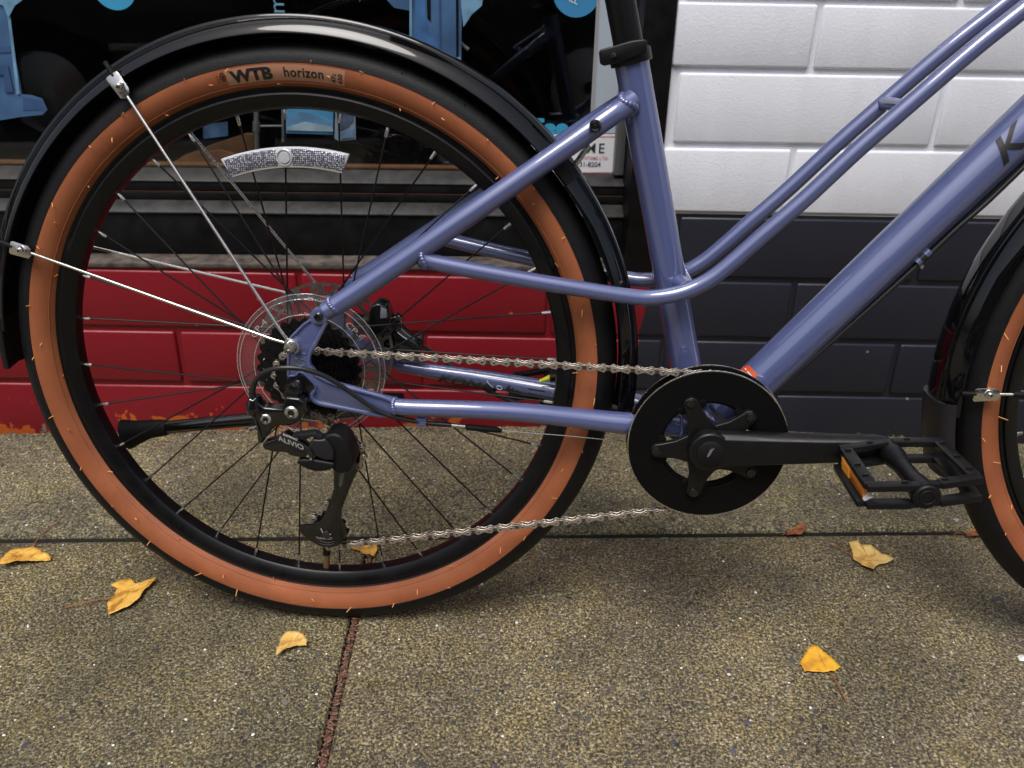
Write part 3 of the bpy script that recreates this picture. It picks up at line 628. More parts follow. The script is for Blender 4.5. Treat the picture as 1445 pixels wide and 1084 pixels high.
mb = MB(); plate(mb, [(-0.4165, 0.3992), (-0.3847, 0.418), (-0.3204, 0.4267), (-0.2692, 0.4142), (-0.272, 0.3904), (-0.4181, 0.3885)], 0.31, 0, 0.006); mb.build('crate_lid', WOODI, bx)

# ------------------------------------------------------------------ across the street (seen only as reflections)
def building(x0, x1, y, h, col, label):
    e = empty('building'); e.location = (0, 0, 0); tag(e, label, 'building')
    mb = MB(); mb.box((x0, y-6, -0.18), (x1, y, h)); mb.build('wall', mat('facade', col, 0.8, noise_amt=0.15, noise_scale=2), e)
    wm = mat('far_glass', (0.03, 0.035, 0.04), 0.1)
    k = int((x1-x0)/2.2)
    for fl in range(int(h//3)):
        for j in range(k):
            mb = MB(); xx = x0+0.7+j*(x1-x0-0.6)/k; mb.box((xx, y-0.01, fl*3+0.9), (xx+1.2, y+0.03, fl*3+2.4)); mb.build('window', wm, e)
building(-16, -4, -15, 6.5, (0.08, 0.055, 0.045), 'two storey brown brick building across the street')
building(-3.8, 6, -15.5, 6, (0.13, 0.125, 0.12), 'two storey grey rendered building across the street')
building(6.3, 18, -15, 7, (0.07, 0.07, 0.075), 'two storey dark building across the street')

for k_, (yy, zz) in enumerate(((-3.4, 5.6), (-4.6, 5.9), (-7.5, 6.4))):  # unseen wires, added so the glossy tubes reflect dark lines
    mb = MB(); mb.tube([(-25, yy, zz), (-8, yy, zz-0.35), (8, yy, zz-0.35), (25, yy, zz)], 0.018, 6, smooth=6)
    tag(mb.build('reflection_wire', ASPH), ['black wire added for reflections, nearest to the shop front', 'black wire added for reflections, above the road lane', 'black wire added for reflections, nearest to the far buildings'][k_], 'wire', 'wires added for reflections along the street')
CARP = mat('car_paint_dark', (0.045, 0.045, 0.05), 0.3, 0.2, coat=0.6)
CARG = mat('car_glass', (0.012, 0.014, 0.016), 0.04)
TRIM = mat('car_trim_silver', (0.55, 0.56, 0.58), 0.25, 0.8)
car = empty('parked_car'); tag(car, 'black parked car at the kerb behind the camera', 'car')
bodyp = [(-2.2, .25), (-2.25, .55), (-2.15, .78), (-1.35, .88), (-0.75, 1.38), (0.75, 1.42), (1.45, .95), (2.2, .88), (2.28, .55), (2.2, .25), (1.75, .25), (1.68, .52), (1.35, .66), (1.02, .52), (.95, .25), (-.95, .25), (-1.02, .52), (-1.35, .66), (-1.68, .52), (-1.75, .25)]
CX, CY = -0.55, -2.55
mb = MB(); mb.prism([(x+CX, z-0.13) for x, z in bodyp], CY-1.75, CY); mb.build('body', CARP, car, bevel=0.05, bseg=3)
mb = MB(); mb.prism([(x+CX, z-0.13) for x, z in [(-1.15, .93), (-0.68, 1.30), (-.02, 1.33), (-.02, .95)]], CY-0.02, CY+0.004); mb.build('side_window', CARG, car)
mb = MB(); mb.prism([(x+CX, z-0.13) for x, z in [(0.03, .95), (0.03, 1.33), (.70, 1.34), (1.28, .98)]], CY-0.02, CY+0.004); mb.build('side_window', CARG, car)
mb = MB(); mb.box((CX-1.0, CY-0.01, 0.39), (CX+0.93, CY+0.022, 0.425)); mb.build('door_trim', TRIM, car, bevel=0.006)
for s_ in (-1.35, 1.35):
    for yy in (CY-0.21, CY-1.74):
        mb = MB(); mb.lathe([(0.20, 0), (0.31, 0.0), (0.325, 0.03), (0.325, 0.17), (0.31, 0.2), (0.20, 0.2)], 40, (CX+s_, yy, 0.195)); wq = mb.build('wheel', RUBBER, car)
        mb = MB(); mb.lathe([(0.03, 0.19), (0.19, 0.17), (0.20, 0.2), (0.21, 0.185)], 30, (CX+s_, yy, 0.195)); mb.build('wheel_rim', TRIM, wq)

# ------------------------------------------------------------------ the bicycle
BM = Matrix([[0.997158, 0.075011, 0.007070, 0.000000], [-0.075343, 0.992757, 0.093575, 0.000000], [0.000000, -0.093842, 0.995587, 0.337309], [0, 0, 0, 1]])
bike = empty('bicycle', mw=BM)
tag(bike, 'periwinkle blue step-through bicycle with tan-wall tyres and glossy black fenders', 'bicycle')
BBX, BBZ = 0.4358, -0.0634
WB = 1.0462

# ---- frame
frame = empty('frame', bike)
def ftube(name, pts, r, seg=28, smooth=8, flat=None):
    mb = MB(); mb.tube(pts, r, seg, smooth=smooth, flat=flat); return mb.build(name, BLUE, frame)
ST_T = Vector((0.338, -0, 0.3221)); ST_B = Vector((0.4122, 0, 0.0179)); sd_ = (ST_T-ST_B).normalized()
BBc = Vector((BBX, 0, BBZ))
ftube('seat_tube', [ST_B-sd_*0.085, ST_B, (ST_B+ST_T)/2, ST_T], 0.0168, 32, 4)
D1 = Vector((0.5004, 0, -0.0038)); D2 = Vector((0.6989, 0, 0.2324)); dd = (D2-D1).normalized()
HT0 = D1+dd*0.565
ftube('down_tube', [D1-dd*0.06, D1, D1+dd*0.3, HT0], [0.0225, 0.0228, 0.0232, 0.0225], 40, 6)
ha = Vector((-0.36, 0, 0.933)).normalized()
ftube('head_tube', [HT0-ha*0.035, HT0+ha*0.13], 0.022, 32, 1)
mb = MB(); mb.ycyl(BBX, BBZ, -0.036, 0.036, 0.0215, 36); bbs = mb.build('bottom_bracket_shell', BLUE, frame, bevel=0.001)
mb = MB(); mb.ycyl(BBX, BBZ, -0.044, 0.044, 0.0185, 32); mb.build('bearing_cup', PLAST, bbs, bevel=0.001)

ny = [-0.0715, -0.066, -0.055, -0.040, -0.026, -0.016]
near = [(0.0355, -0.0715, 0.079), (0.0585, -0.066, 0.0921), (0.11, -0.06, 0.1262), (0.1956, -0.05, 0.1846), (0.278, -0.036, 0.241), (0.3172, -0.026, 0.2678), (0.3413, -0.012, 0.2838)]
RS = 0.0108
ftube('seat_stay', near, [0.0092, RS, RS, RS, 0.0106, 0.0106, 0.0106])
ftube('seat_stay', [(x, -y, z) for x, y, z in near], [0.0092, RS, RS, RS, 0.0106, 0.0106, 0.0106])
br = MB(); br.tube([(0.278, -0.036, 0.241), ((0.278, -0.036, 0.241)[0], 0, (0.278, -0.036, 0.241)[2]), ((0.278, -0.036, 0.241)[0], 0.036, (0.278, -0.036, 0.241)[2])], 0.006, 16); br.build('stay_bridge', BLUE, frame)
side = [(0.1334, -0.0605, 0.1339), (0.1492, -0.0585, 0.1287), (0.22, -0.052, 0.1147), (0.2919, -0.046, 0.1021), (0.3401, -0.0415, 0.0941), (0.3642, -0.039, 0.0917), (0.3884, -0.0375, 0.0945), (0.4086, -0.0365, 0.101), (0.4285, -0.036, 0.1127), (0.4489, -0.0355, 0.1308), (0.4772, -0.035, 0.159), (0.5116, -0.0345, 0.1927), (0.5568, -0.0335, 0.2408), (0.6042, -0.0325, 0.2878), (0.6499, -0.031, 0.332), (0.6856, -0.03, 0.3636)]
def beyond(p, q, k): p = Vector(p); q = Vector(q); return tuple(q+(q-p).normalized()*k)
_end = HT0+ha*0.085
_s0 = Vector(side[-1]); _e0 = Vector((_end.x-0.01, -0.016, _end.z))
_d0 = (_s0-Vector(side[-2])); _t0 = _d0.normalized()
for _k in range(1, 6):
    _f = _k/5; side.append(tuple((_s0+_t0*((_e0-_s0).length*_f)).lerp(_s0.lerp(_e0, _f), _f*_f)))
ftube('top_tube', side, 0.0083, 24)
ftube('top_tube', [(x, -y, z) for x, y, z in side], 0.0083, 24)
for q in (7, 12):
    a = Vector(side[q])
    if q == 12: a = Vector((0.5957, -0.0327, 0.2804))
    mb = MB(); mb.tube([a, (a.x, -a.y, a.z)], 0.0066, 16); mb.build('cross_brace', BLUE, frame)
mb = MB(); a = Vector(side[7]); b_ = ST_B+sd_*((a.z-ST_B.z+0.002)/sd_.z)
mb.tube([a+Vector((-0.004, 0.004, 0)), b_+Vector((0.006, -0.004, 0)), b_+Vector((0.006, 0.004, 0)), (a.x-0.004, -a.y-0.004, a.z)], 0.0085, 16, smooth=4); mb.build('gusset', BLUE, frame)
# chain stays
cs = [(0.1003, -0.0718, -0.023), (0.1203, -0.07, -0.0249), (0.18, -0.064, -0.0277), (0.2362, -0.056, -0.0326), (0.3037, -0.046, -0.0421), (0.3515, -0.041, -0.0482), (0.394, -0.034, -0.052), (BBX-0.018, -0.024, BBZ+0.004)]
csr = [0.0088, 0.0092, 0.0096, 0.0102, 0.0112, 0.0122, 0.0124, 0.012]
ftube('chain_stay', cs, csr)
fc = [(0.0772, 0.0735, -0.0283), (0.1126, 0.07, -0.0326), (0.1916, 0.058, -0.0388), (0.2745, 0.046, -0.0469), (0.3557, 0.041, -0.0547), (0.3937, 0.034, -0.0633), (BBX-0.018, 0.024, BBZ+0.004)]
fcs = ftube('chain_stay', fc, [0.0072, 0.0085, 0.0105, 0.0118, 0.0115, 0.0115, 0.011])
# weld beads: ripples of small rings where tubes meet
def weld(c, ax, r, n=26, bead=0.0018, tilt=0.0, name='weld', arc=(0, 360)):
    c = Vector(c); ax = Vector(ax).normalized(); u = ax.orthogonal().normalized(); w_ = ax.cross(u); mb = MB()
    for i in range(n):
        a = R(arc[0]+(arc[1]-arc[0])*i/n); d = u*math.cos(a)+w_*math.sin(a); p = c+d*r+ax*tilt*math.cos(2*a)
        t = (-u*math.sin(a)+w_*math.cos(a))*(math.pi*r/n*1.15)+ax*bead*0.95
        mb.tube([p-t, p-t*0.5, p+t*0.5, p+t], [bead*0.35, bead, bead, bead*0.35], 8)
    mb.build(name, BLUE, frame, ang=80)
v = Vector(near[-1])-Vector(near[-2]); weld(Vector(near[-1])-v.normalized()*0.0095, v, 0.0098, 22, 0.0034, 0.0045)
v = Vector(side[2])-Vector(side[1]); weld((0.1376, -0.06, 0.1328), v, 0.0084, 20, 0.0025, 0.003)
weld(D1-dd*0.036, dd, 0.0232, 44, 0.0020, 0.005)
weld(Vector(cs[-2])*0.5+Vector(cs[-1])*0.5, Vector(cs[-1])-Vector(cs[-2]), 0.0130, 28, 0.0018, 0.002)
weld(ST_B-sd_*0.052, sd_, 0.0176, 34, 0.0019, 0.003)
a = Vector(near[0]); weld((0.0442, -0.0695, 0.0846), Vector(near[1])-a, 0.0088, 20, 0.0024, 0.001)
weld((0.1025, -0.0718, -0.0228), Vector(cs[1])-Vector(cs[0]), 0.0082, 20, 0.0021, 0.001)

# dropout plates
dp = [(0.0284, 0.0796), (0.0208, 0.0772), (0.0204, 0.072), (0.0133, 0.0665), (0.0061, 0.0596), (-0.0012, 0.0533), (-0.004, 0.0471), (-0.006, 0.0409), (-0.0092, 0.0063), (0, 0.0082), (0.0057, 0.0123), (0.0106, 0.0085), (0.0204, -0.0024), (0.0136, -0.0106), (0.016, -0.0186), (0.0241, -0.0228), (0.0407, -0.0251), (0.0595, -0.0286), (0.0753, -0.0314), (0.0859, -0.0335), (0.0942, -0.0341), (0.1042, -0.0313), (0.105, -0.0131), (0.0923, -0.0107), (0.0767, -0.0064), (0.0619, -0.002), (0.0449, 0.0023), (0.0288, 0.009), (0.0217, 0.0151), (0.0171, 0.0228), (0.0169, 0.0298), (0.0189, 0.0361), (0.026, 0.0494), (0.0352, 0.064), (0.0388, 0.0724), (0.0363, 0.0783)]
for (ya, yb, sg) in ((-0.0745, -0.0690, 1), (0.0690, 0.0745, -1)):
    mb = MB(); mb.prism(dp, ya, yb); dr = mb.build('dropout', BLUE, frame, bevel=0.0006)
    if sg == 1:
        yo = -0.0750
        for pl, r_ in (([(0.0212, 0.0706), (0.0133, 0.0652), (0.0061, 0.0582), (-0.0004, 0.0519), (-0.0036, 0.0457), (-0.0051, 0.0333), (-0.0072, 0.0097)], 0.0016), ([(0.0372, 0.0687), (0.0261, 0.0487), (0.0187, 0.0363), (0.0159, 0.0292), (0.016, 0.0214), (0.021, 0.0129), (0.0295, 0.0068), (0.0457, 0.0005), (0.0619, -0.0038), (0.0768, -0.0078), (0.0924, -0.0121), (0.1012, -0.0159)], 0.0022), ([(0.0194, -0.0062), (0.016, -0.0111), (0.0178, -0.0175), (0.0251, -0.0214), (0.0409, -0.0241), (0.0597, -0.0276), (0.0755, -0.0304), (0.086, -0.0325), (0.0967, -0.0322)], 0.0024), ([(-0.0073, 0.009), (0.0003, 0.01), (0.0052, 0.014), (0.0117, 0.0103), (0.0206, -0.0014), (0.0161, -0.0103)], 0.0014)):
            k = MB(); k.tube([(x, yo, z) for x, z in pl], r_, 10, smooth=4); k.build('dropout_rib', BLUE, dr)
        c = (0.0309, -0.0755, 0.0755); k = MB(); k.ycyl(c[0], c[2], -0.0775, -0.069, 0.0088, 36); k.build('pivot_boss', BLUE, dr, bevel=0.0008)
        k = MB(); k.lathe([(0.0022, 0.0016), (0.0022, 0), (0.0036, -0.0004), (0.0046, 0.0006), (0.0048, 0.003)], 24, (c[0], -0.0805, c[2])); k.ycyl(c[0], c[2], -0.0787, -0.077, 0.0024, 6); k.build('bolt', GLOSSB, dr)
        k = MB()
        for (px, pz) in [(0.0057, 0.0345), (0.0117, 0.0347), (0.0029, 0.029), (0.0089, 0.0284)]: k.tube([(px-0.002, -0.0748, pz), (px+0.001, -0.0752, pz-0.0008), (px+0.003, -0.0748, pz+0.001)], 0.0007, 6)
        pts = [(x, -0.0747, z) for x, z in [(0.0024, 0.0228), (0.0067, 0.0205), (0.0122, 0.023), (0.0117, 0.0269), (0.0066, 0.0276)]]
        k.tube(pts, 0.0007, 6, smooth=4); k.build('embossed_mark', BLUE, dr)
    else:
        pass
hp = [(-0.0084, 0.0062), (0.0009, 0.008), (0.0072, 0.0121), (0.0129, 0.0079), (0.0201, -0.0014), (0.0137, -0.0095), (0.0154, -0.0175), (0.0081, -0.0226), (-0.0013, -0.0253), (-0.0117, -0.0216), (-0.0136, -0.0095), (-0.0106, -0.0014)]
mb = MB(); mb.prism(hp, -0.0770, -0.0700); hg = mb.build('derailleur_hanger', GLOSSB, frame, bevel=0.0006)
c = (0.0028, -0.083, 0.0011); mb = MB(); mb.lathe([(0.0001, -0.0905), (0.0060, -0.0900), (0.0078, -0.087), (0.0082, -0.0765)], 30, (0.0015, 0, -0.0025)); mb.build('axle_cap', GLOSSB, hg)
# small fittings
c = Vector((0.3046, -0.0445, 0.261)); mb = MB(); mb.ycyl(c.x, c.z, c.y-0.0035, c.y+0.010, 0.0058, 28); mb.ycyl(c.x, c.z, c.y-0.0038, c.y-0.003, 0.0028, 6); mb.build('rack_bolt', PLAST, frame, bevel=0.0006)
mb = MB(); mb.lathe([(0.0028, 0), (0.0044, -0.0004), (0.0050, 0.0006)], 24, (c.x, c.y-0.0042, c.z)); mb.build('rack_bolt', GLOSSB, frame)
mb = MB(); mb.prism([(0.1244, -0.0384), (0.1268, -0.0367), (0.1352, -0.0372), (0.1366, -0.0396), (0.1357, -0.0454), (0.1325, -0.0472), (0.1257, -0.0466), (0.1242, -0.0442)], -0.071, -0.058); mb.build('cable_guide', BLUE, frame, bevel=0.0012)
# printed marks
def on_tube(P0, ax, r, ysgn=-1, off=0.00035, phase=0.0):
    P0 = Vector(P0); ax = Vector(ax).normalized(); yv = Vector((0, ysgn, 0)); yv = (yv-ax*yv.dot(ax)).normalized(); up = ax.cross(yv)
    if up.z < 0: up = -up
    def f(x, y):
        a = y/r+phase; return tuple(P0+ax*x+yv*(math.cos(a)*(r+off))+up*(math.sin(a)*(r+off)))
    return f
kx = Vector((0.6978, -0.022, 0.2245)); kp = D1+dd*((kx-D1).dot(dd))
text_mesh('lettering', 'KONA', 0.034, on_tube(kp, dd, 0.0232, phase=-0.22), INK, frame, bold=0.02, shear=0.35, sx=1.35)
cv = Vector(fc[3])-Vector(fc[2]); 
text_mesh('lettering', 'KONA', 0.0150, on_tube((0.1304, 0.066, -0.037), cv, 0.0098, phase=-0.62), INK, frame, bold=0.03, shear=0.3, sx=1.55)
text_mesh('lettering', '6061', 0.0125, on_tube((0.214, 0.055, -0.0416), cv, 0.0112, phase=-0.52), INK, frame, bold=0.03, shear=0.25, sx=1.1)
f_ = on_tube((0.2415, 0.0505, -0.0437), cv, 0.0118, phase=-0.52)
mb = MB(); mb.add([f_(0, 0), f_(0.017, 0), f_(0.0195, 0.0085), f_(0.0, 0.0085)], [(0, 1, 2, 3)]); mb.build('alloy_mark', mat('grey_ink', (0.03, 0.03, 0.05), 0.5), frame)
f_ = on_tube((0.1934, 0.0575, -0.0413), cv, 0.0106, off=0.0006, phase=-0.1)
mb = MB(); mb.tube([f_(-0.002, 0.006), f_(0, 0.003), f_(0.003, 0.001), f_(0.006, -0.001)], 0.0005, 6, smooth=3); mb.tube([f_(0.010, 0), f_(0.012, 0.002), f_(0.016, 0.0015), f_(0.017, -0.001), f_(0.014, -0.0025), f_(0.0105, -0.001)], 0.0006, 6, smooth=3); mb.build('emblem', PALEBLUE, frame)
f_ = on_tube(D1+dd*0.0, dd, 0.0228, off=0.0004, phase=0.0)
fo = on_tube(D1-dd*0.004, dd, 0.0229, off=0.0003)
n_ = 10; mb = MB(); vs = []
for i in range(n_+1):
    y = 0.013+0.024*i/n_; vs += [fo(-0.030, y), fo(0.003 if i < 8 else 0.003-0.002*(i-7), y)]
mb.add(vs, [(2*i, 2*i+1, 2*i+3, 2*i+2) for i in range(n_)]); dec = mb.build('warning_sticker', DECALO, frame)
mb = MB()
fo2 = on_tube(D1-dd*0.004, dd, 0.0229, off=0.0007)
for i in range(5):
    x0 = -0.020+i*0.0042; mb.add([fo2(x0, 0.016), fo2(x0+0.0012, 0.016), fo2(x0+0.0012, 0.022), fo2(x0, 0.022), fo2(x0, 0.031), fo2(x0+0.0012, 0.031)], [(0, 1, 2, 3), (3, 2, 5, 4)])
mb.build('sticker_text', WINK, dec)
sf = on_tube(ST_B, sd_, 0.0168, off=0.0004)
mb = MB(); mb.add([sf(-0.018, -0.0215), sf(0.004, -0.0235), sf(-0.012, -0.015), sf(-0.020, -0.0135)], [(0, 1, 2, 3)]); mb.build('red_sticker', DECALR, frame)

# ---- seat post, clamp, saddle
sp = MB(); sp.tube([ST_T-sd_*0.05, ST_T+sd_*0.30], 0.0145, 32); sp = sp.build('seat_post', mat('post_black', (0.004, 0.004, 0.0045), 0.34, 0.0, spec=0.3), bike)
cl = MB(); cpos = ST_T+sd_*0.001
cl.tube([cpos-sd_*0.0065, cpos+sd_*0.0065], 0.0205, 40); clo = cl.build('seat_clamp', MATT, bike, bevel=0.0015)
mb = MB(); mb.prism([(0.3061, 0.3275), (0.308, 0.3294), (0.3173, 0.332), (0.3279, 0.3351), (0.3378, 0.3376), (0.3484, 0.3389), (0.3512, 0.337), (0.3524, 0.3277), (0.3472, 0.3251), (0.334, 0.3207), (0.3221, 0.3168), (0.312, 0.3149), (0.3079, 0.3162)], -0.0225, -0.012); mb.build('clamp_band', MATT, clo, bevel=0.0028, bseg=3)
mb = MB(); mb.prism([(0.3068, 0.3269), (0.3094, 0.3294), (0.3174, 0.3307), (0.3206, 0.3181), (0.312, 0.3155), (0.3085, 0.3168)], -0.0215, 0.004); mb.build('clamp_ear', MATT, clo, bevel=0.003, bseg=3)
c = (0.3201, -0.026, 0.3244); mb = MB(); mb.ycyl(c[0], c[2], c[1]-0.002, c[1]+0.004, 0.0022, 16); mb.build('bolt', STEEL, clo)
top = ST_T+sd_*0.30
mb = MB()
vs = []; rows_ = [(-0.13, 0.07, 0.0), (-0.11, 0.078, 0.016), (-0.05, 0.065, 0.020), (0.02, 0.035, 0.016), (0.10, 0.020, 0.012), (0.14, 0.014, 0.002)]
for (x, hw, z) in rows_:
    for k in range(12):
        a = 2*math.pi*k/12; vs.append((top.x+x, hw*math.cos(a), top.z+0.03+z+0.014*math.sin(a)))
mb.add(vs, [(i*12+k, i*12+(k+1) % 12, (i+1)*12+(k+1) % 12, (i+1)*12+k) for i in range(5) for k in range(12)]+[tuple(range(12)), tuple(range(60, 72))])
mb.build('saddle', PLAST, bike, ang=60)
mb = MB(); mb.tube([top-sd_*0.01, top+sd_*0.012], 0.018, 20)
for s_ in (-1, 1): mb.tube([(top.x-0.09, 0.03*s_, top.z+0.034), (top.x-0.04, 0.022*s_, top.z+0.012), (top.x+0.04, 0.020*s_, top.z+0.012), (top.x+0.10, 0.010*s_, top.z+0.036)], 0.0035, 8, smooth=4)
mb.build('saddle_rail', DARKST, bike)

# ---- wheels
RM, RN = 0.3152, 0.0235
def tyre_y(r): q = max(-1, min(1, (r-RM)/RN)); return -0.0229*math.sqrt(max(0, 1-q*q))
def tyre_profile():
    near_ = []
    for i in range(13):
        r = 0.2945+(0.3173-0.2945)*i/12; near_.append((r, tyre_y(r)))
    return near_
def make_wheel(cx, rear=True, spin=0.0, name='wheel'):
    wr = empty(name, bike); wr.location = (cx, 0, 0); wr.rotation_euler = (0, 0, 0)
    # tyre: tan walls + black tread
    half = tyre_profile(); k = len(half)
    tr = []
    a0 = math.asin((0.3173-RM)/RN); step = 0.0007
    nt_ = 22
    for i in range(nt_+1):
        a = a0+(math.pi-2*a0)*i/nt_; rib = 0.00035 if i % 3 == 1 and 2 < i < nt_-2 else 0
        tr.append((RM+(RN+step-rib)*math.sin(a)+0.0002, -(0.0229+step-rib)*math.cos(a)))
    prof = half+tr+[(r, -y) for r, y in reversed(half)]
    mb = MB(); mb.lathe(prof, 200, mfun=lambda q: 1 if (k-1) <= q < (k+nt_+1) else 0); ty = mb.build('tyre', [TAN, TREAD], wr, ang=50)
    mb = MB()   # bead line: a faint raised ring close to the rim
    mb.lathe([(0.2985+0.0005*math.cos(t), tyre_y(0.2985)-0.0001+0.0005*math.sin(t)) for t in [i*math.pi/3 for i in range(6)]], 160, closed=True); mb.build('bead_line', TAN, wr)
    rp = [(0.2945, -0.0112), (0.2925, -0.0100), (0.2892, -0.0100), (0.2886, -0.0128), (0.2870, -0.0134), (0.2760, -0.0104), (0.2735, -0.0080), (0.2725, 0.0), (0.2735, 0.0080), (0.2760, 0.0104), (0.2870, 0.0134), (0.2886, 0.0128), (0.2892, 0.0100), (0.2925, 0.0100), (0.2945, 0.0112)]
    mb = MB(); mb.lathe(rp, 200); mb.build('rim', RIM, wr, ang=30)
    # hub
    hp_ = [(0.008, -0.066), (0.010, -0.056), (0.018, -0.0235), (0.030, -0.0225), (0.0305, -0.0185), (0.018, -0.016), (0.0165, 0.0), (0.017, 0.028), (0.030, 0.0315), (0.0305, 0.0355), (0.020, 0.037), (0.019, 0.05), (0.010, 0.054), (0.008, 0.066)]
    mb = MB(); mb.lathe(hp_, 48); mb.build('hub', GLOSSB, wr, ang=30)
    # spokes and nipples, 32, three cross
    sp_ = MB(); sp_.tube([(0, 0, 0), (1, 0, 0)], 0.001, 6); sme = sp_.mesh('spoke', SPOKE)
    npm = MB(); npm.tube([(0, 0, 0), (0.3, 0, 0), (0.8, 0, 0), (1, 0, 0)], [0.0016, 0.0019, 0.0019, 0.0013], 10); nme = npm.mesh('nipple', STEEL)
    for i in range(32):
        th = R(spin+i*11.25); fl = i % 2; y = -0.0205 if fl == 0 else 0.0335
        sg = 1 if (i//2) % 2 == 0 else -1
        hb = th+sg*R(66); hub = Vector((0.0275*math.cos(hb), y+(0.0022 if sg > 0 else -0.0022), 0.0275*math.sin(hb)))
        rim = Vector((0.274*math.cos(th), -0.003 if fl == 0 else 0.003, 0.274*math.sin(th)))
        d = rim-hub; L = d.length; rot = d.to_track_quat('X', 'Z').to_matrix().to_4x4()
        o = inst('spoke', sme, wr, Matrix.Translation(hub) @ rot @ Matrix.Diagonal((L, 1, 1, 1)))
        nl = 0.0115; p0 = rim-d.normalized()*nl
        inst('nipple', nme, wr, Matrix.Translation(p0) @ rot @ Matrix.Diagonal((nl, 1, 1, 1)))
    # vent hairs of a new tyre
    mb = MB(); rr = random.Random(11 if rear else 5)
    for i in range(62 if rear else 62):
        a = R(i*360/62+rr.uniform(-2, 2)); r = [0.2965, 0.3165, 0.3065, 0.3168][i % 4]+rr.uniform(-0.0012, 0.0008)
        sgn = -1; p = Vector((r*math.cos(a), tyre_y(r), r*math.sin(a)))
        L = rr.uniform(0.0035, 0.0090); nrm = Vector(((r-RM)*math.cos(a), 0, (r-RM)*math.sin(a)))/RN+Vector((0, -0.8, 0))
        d = (nrm.normalized()*0.55+Vector((rr.uniform(-1, 1), rr.uniform(-0.5, 0.1), rr.uniform(-1, 1)))*0.7).normalized()
        e = Vector((rr.uniform(-1, 1), 0, rr.uniform(-1, 1)))*0.0012
        mb.tube([p-d*0.0005, p+d*L*0.5+e*0.3, p+d*L+e], [0.00055, 0.00050, 0.00042], 6, smooth=3)
    for i in range(40):
        a = R(i*9+rr.uniform(-4, 4)); r = 0.3262+rr.uniform(-0.001, 0.006); y = -(RN+0.0005)*math.sqrt(max(0, 1-((r-RM)/RN)**2))
        p = Vector((r*math.cos(a), y, r*math.sin(a))); d = Vector((rr.uniform(-1, 1), -1, rr.uniform(-1, 1))).normalized()
        mb.tube([p, p+d*rr.uniform(0.001, 0.003)], 0.0003, 5, 1)
    hh = mb.build('vent_hair', [HAIRM, RUBBER], wr); hh['kind'] = 'stuff'
    return wr
wheel = make_wheel(0, True, 4.0+11.25*0-2.0)
fwheel = make_wheel(WB, False, 3.0)
# tyre lettering
def tyre_pt(th_c, r_c):
    def f(x, y):
        r = r_c+y; a = th_c-x/r_c; q = tyre_y(r); nr = (r-RM)/RN
        return (r*math.cos(a)+0.0, q-0.0004, r*math.sin(a))
    return f
tl = (-0.0548, -0.022, 0.3043); aa = math.atan2(tl[2], tl[0])
patch = MB(); ln = 0.1165; f_ = tyre_pt(aa+0.018, 0.3002); vs = []; npn = 40
for i in range(npn+1):
    for k in range(5): x, y, z = f_(ln*i/npn, 0.0150*k/4); vs.append((x, y+0.0002, z))
patch.add(vs, [(i*5+k, (i+1)*5+k, (i+1)*5+k+1, i*5+k+1) for i in range(npn) for k in range(4)]); patch.build('label_patch', mat('label_patch_film', (0.42, 0.21, 0.13), 0.35), wheel)
text_mesh('lettering', 'WTB', 0.0150, tyre_pt(aa, 0.3024), INK, wheel, bold=0.05, sx=1.22)
text_mesh('lettering', 'horizon', 0.0128, tyre_pt(aa-0.0515/0.3, 0.3038), INK, wheel, bold=0.02, sx=0.94, spacing=1.06)
for kk, tx in ((0, '47c'), (1, '650')):
    g_ = tyre_pt(aa-(0.0985+0.0062*kk)/0.3, 0.3018)
    text_mesh('lettering', tx, 0.0062, (lambda gg: (lambda x, y: gg(-y+0.004, x)))(g_), INK, wheel, bold=0.02)
g_ = tyre_pt(aa+0.0075/0.3+0.012, 0.3035)
mb = MB()
for (cx_, cy_) in ((0.0, 0.006), (0.0035, 0.006), (0.0018, 0.0035), (0.0018, 0.0085)):
    pts = [g_(cx_+0.0016*math.cos(t)+0.001, cy_+0.0016*math.sin(t)) for t in [i*math.pi/4 for i in range(9)]]; mb.tube(pts, 0.0003, 5)
for t in range(3): mb.tube([g_(-0.003, 0.001+0.003*t), g_(-0.003, 0.0028+0.003*t)], 0.0003, 5)
mb.build('emblem', INK, wheel)
# valve
mb = MB(); mb.tube([(-0.0081, 0, -0.2722), (-0.0065, 0, -0.2517)], [0.0042, 0.004], 14); mb.tube([(-0.0067, 0, -0.2537), (-0.0046, 0, -0.2314)], [0.0048, 0.0048], 14, 1); mb.build('valve', [mat('brass', (0.32, 0.2, 0.1), 0.5, 0.8), RUBBER], wheel)
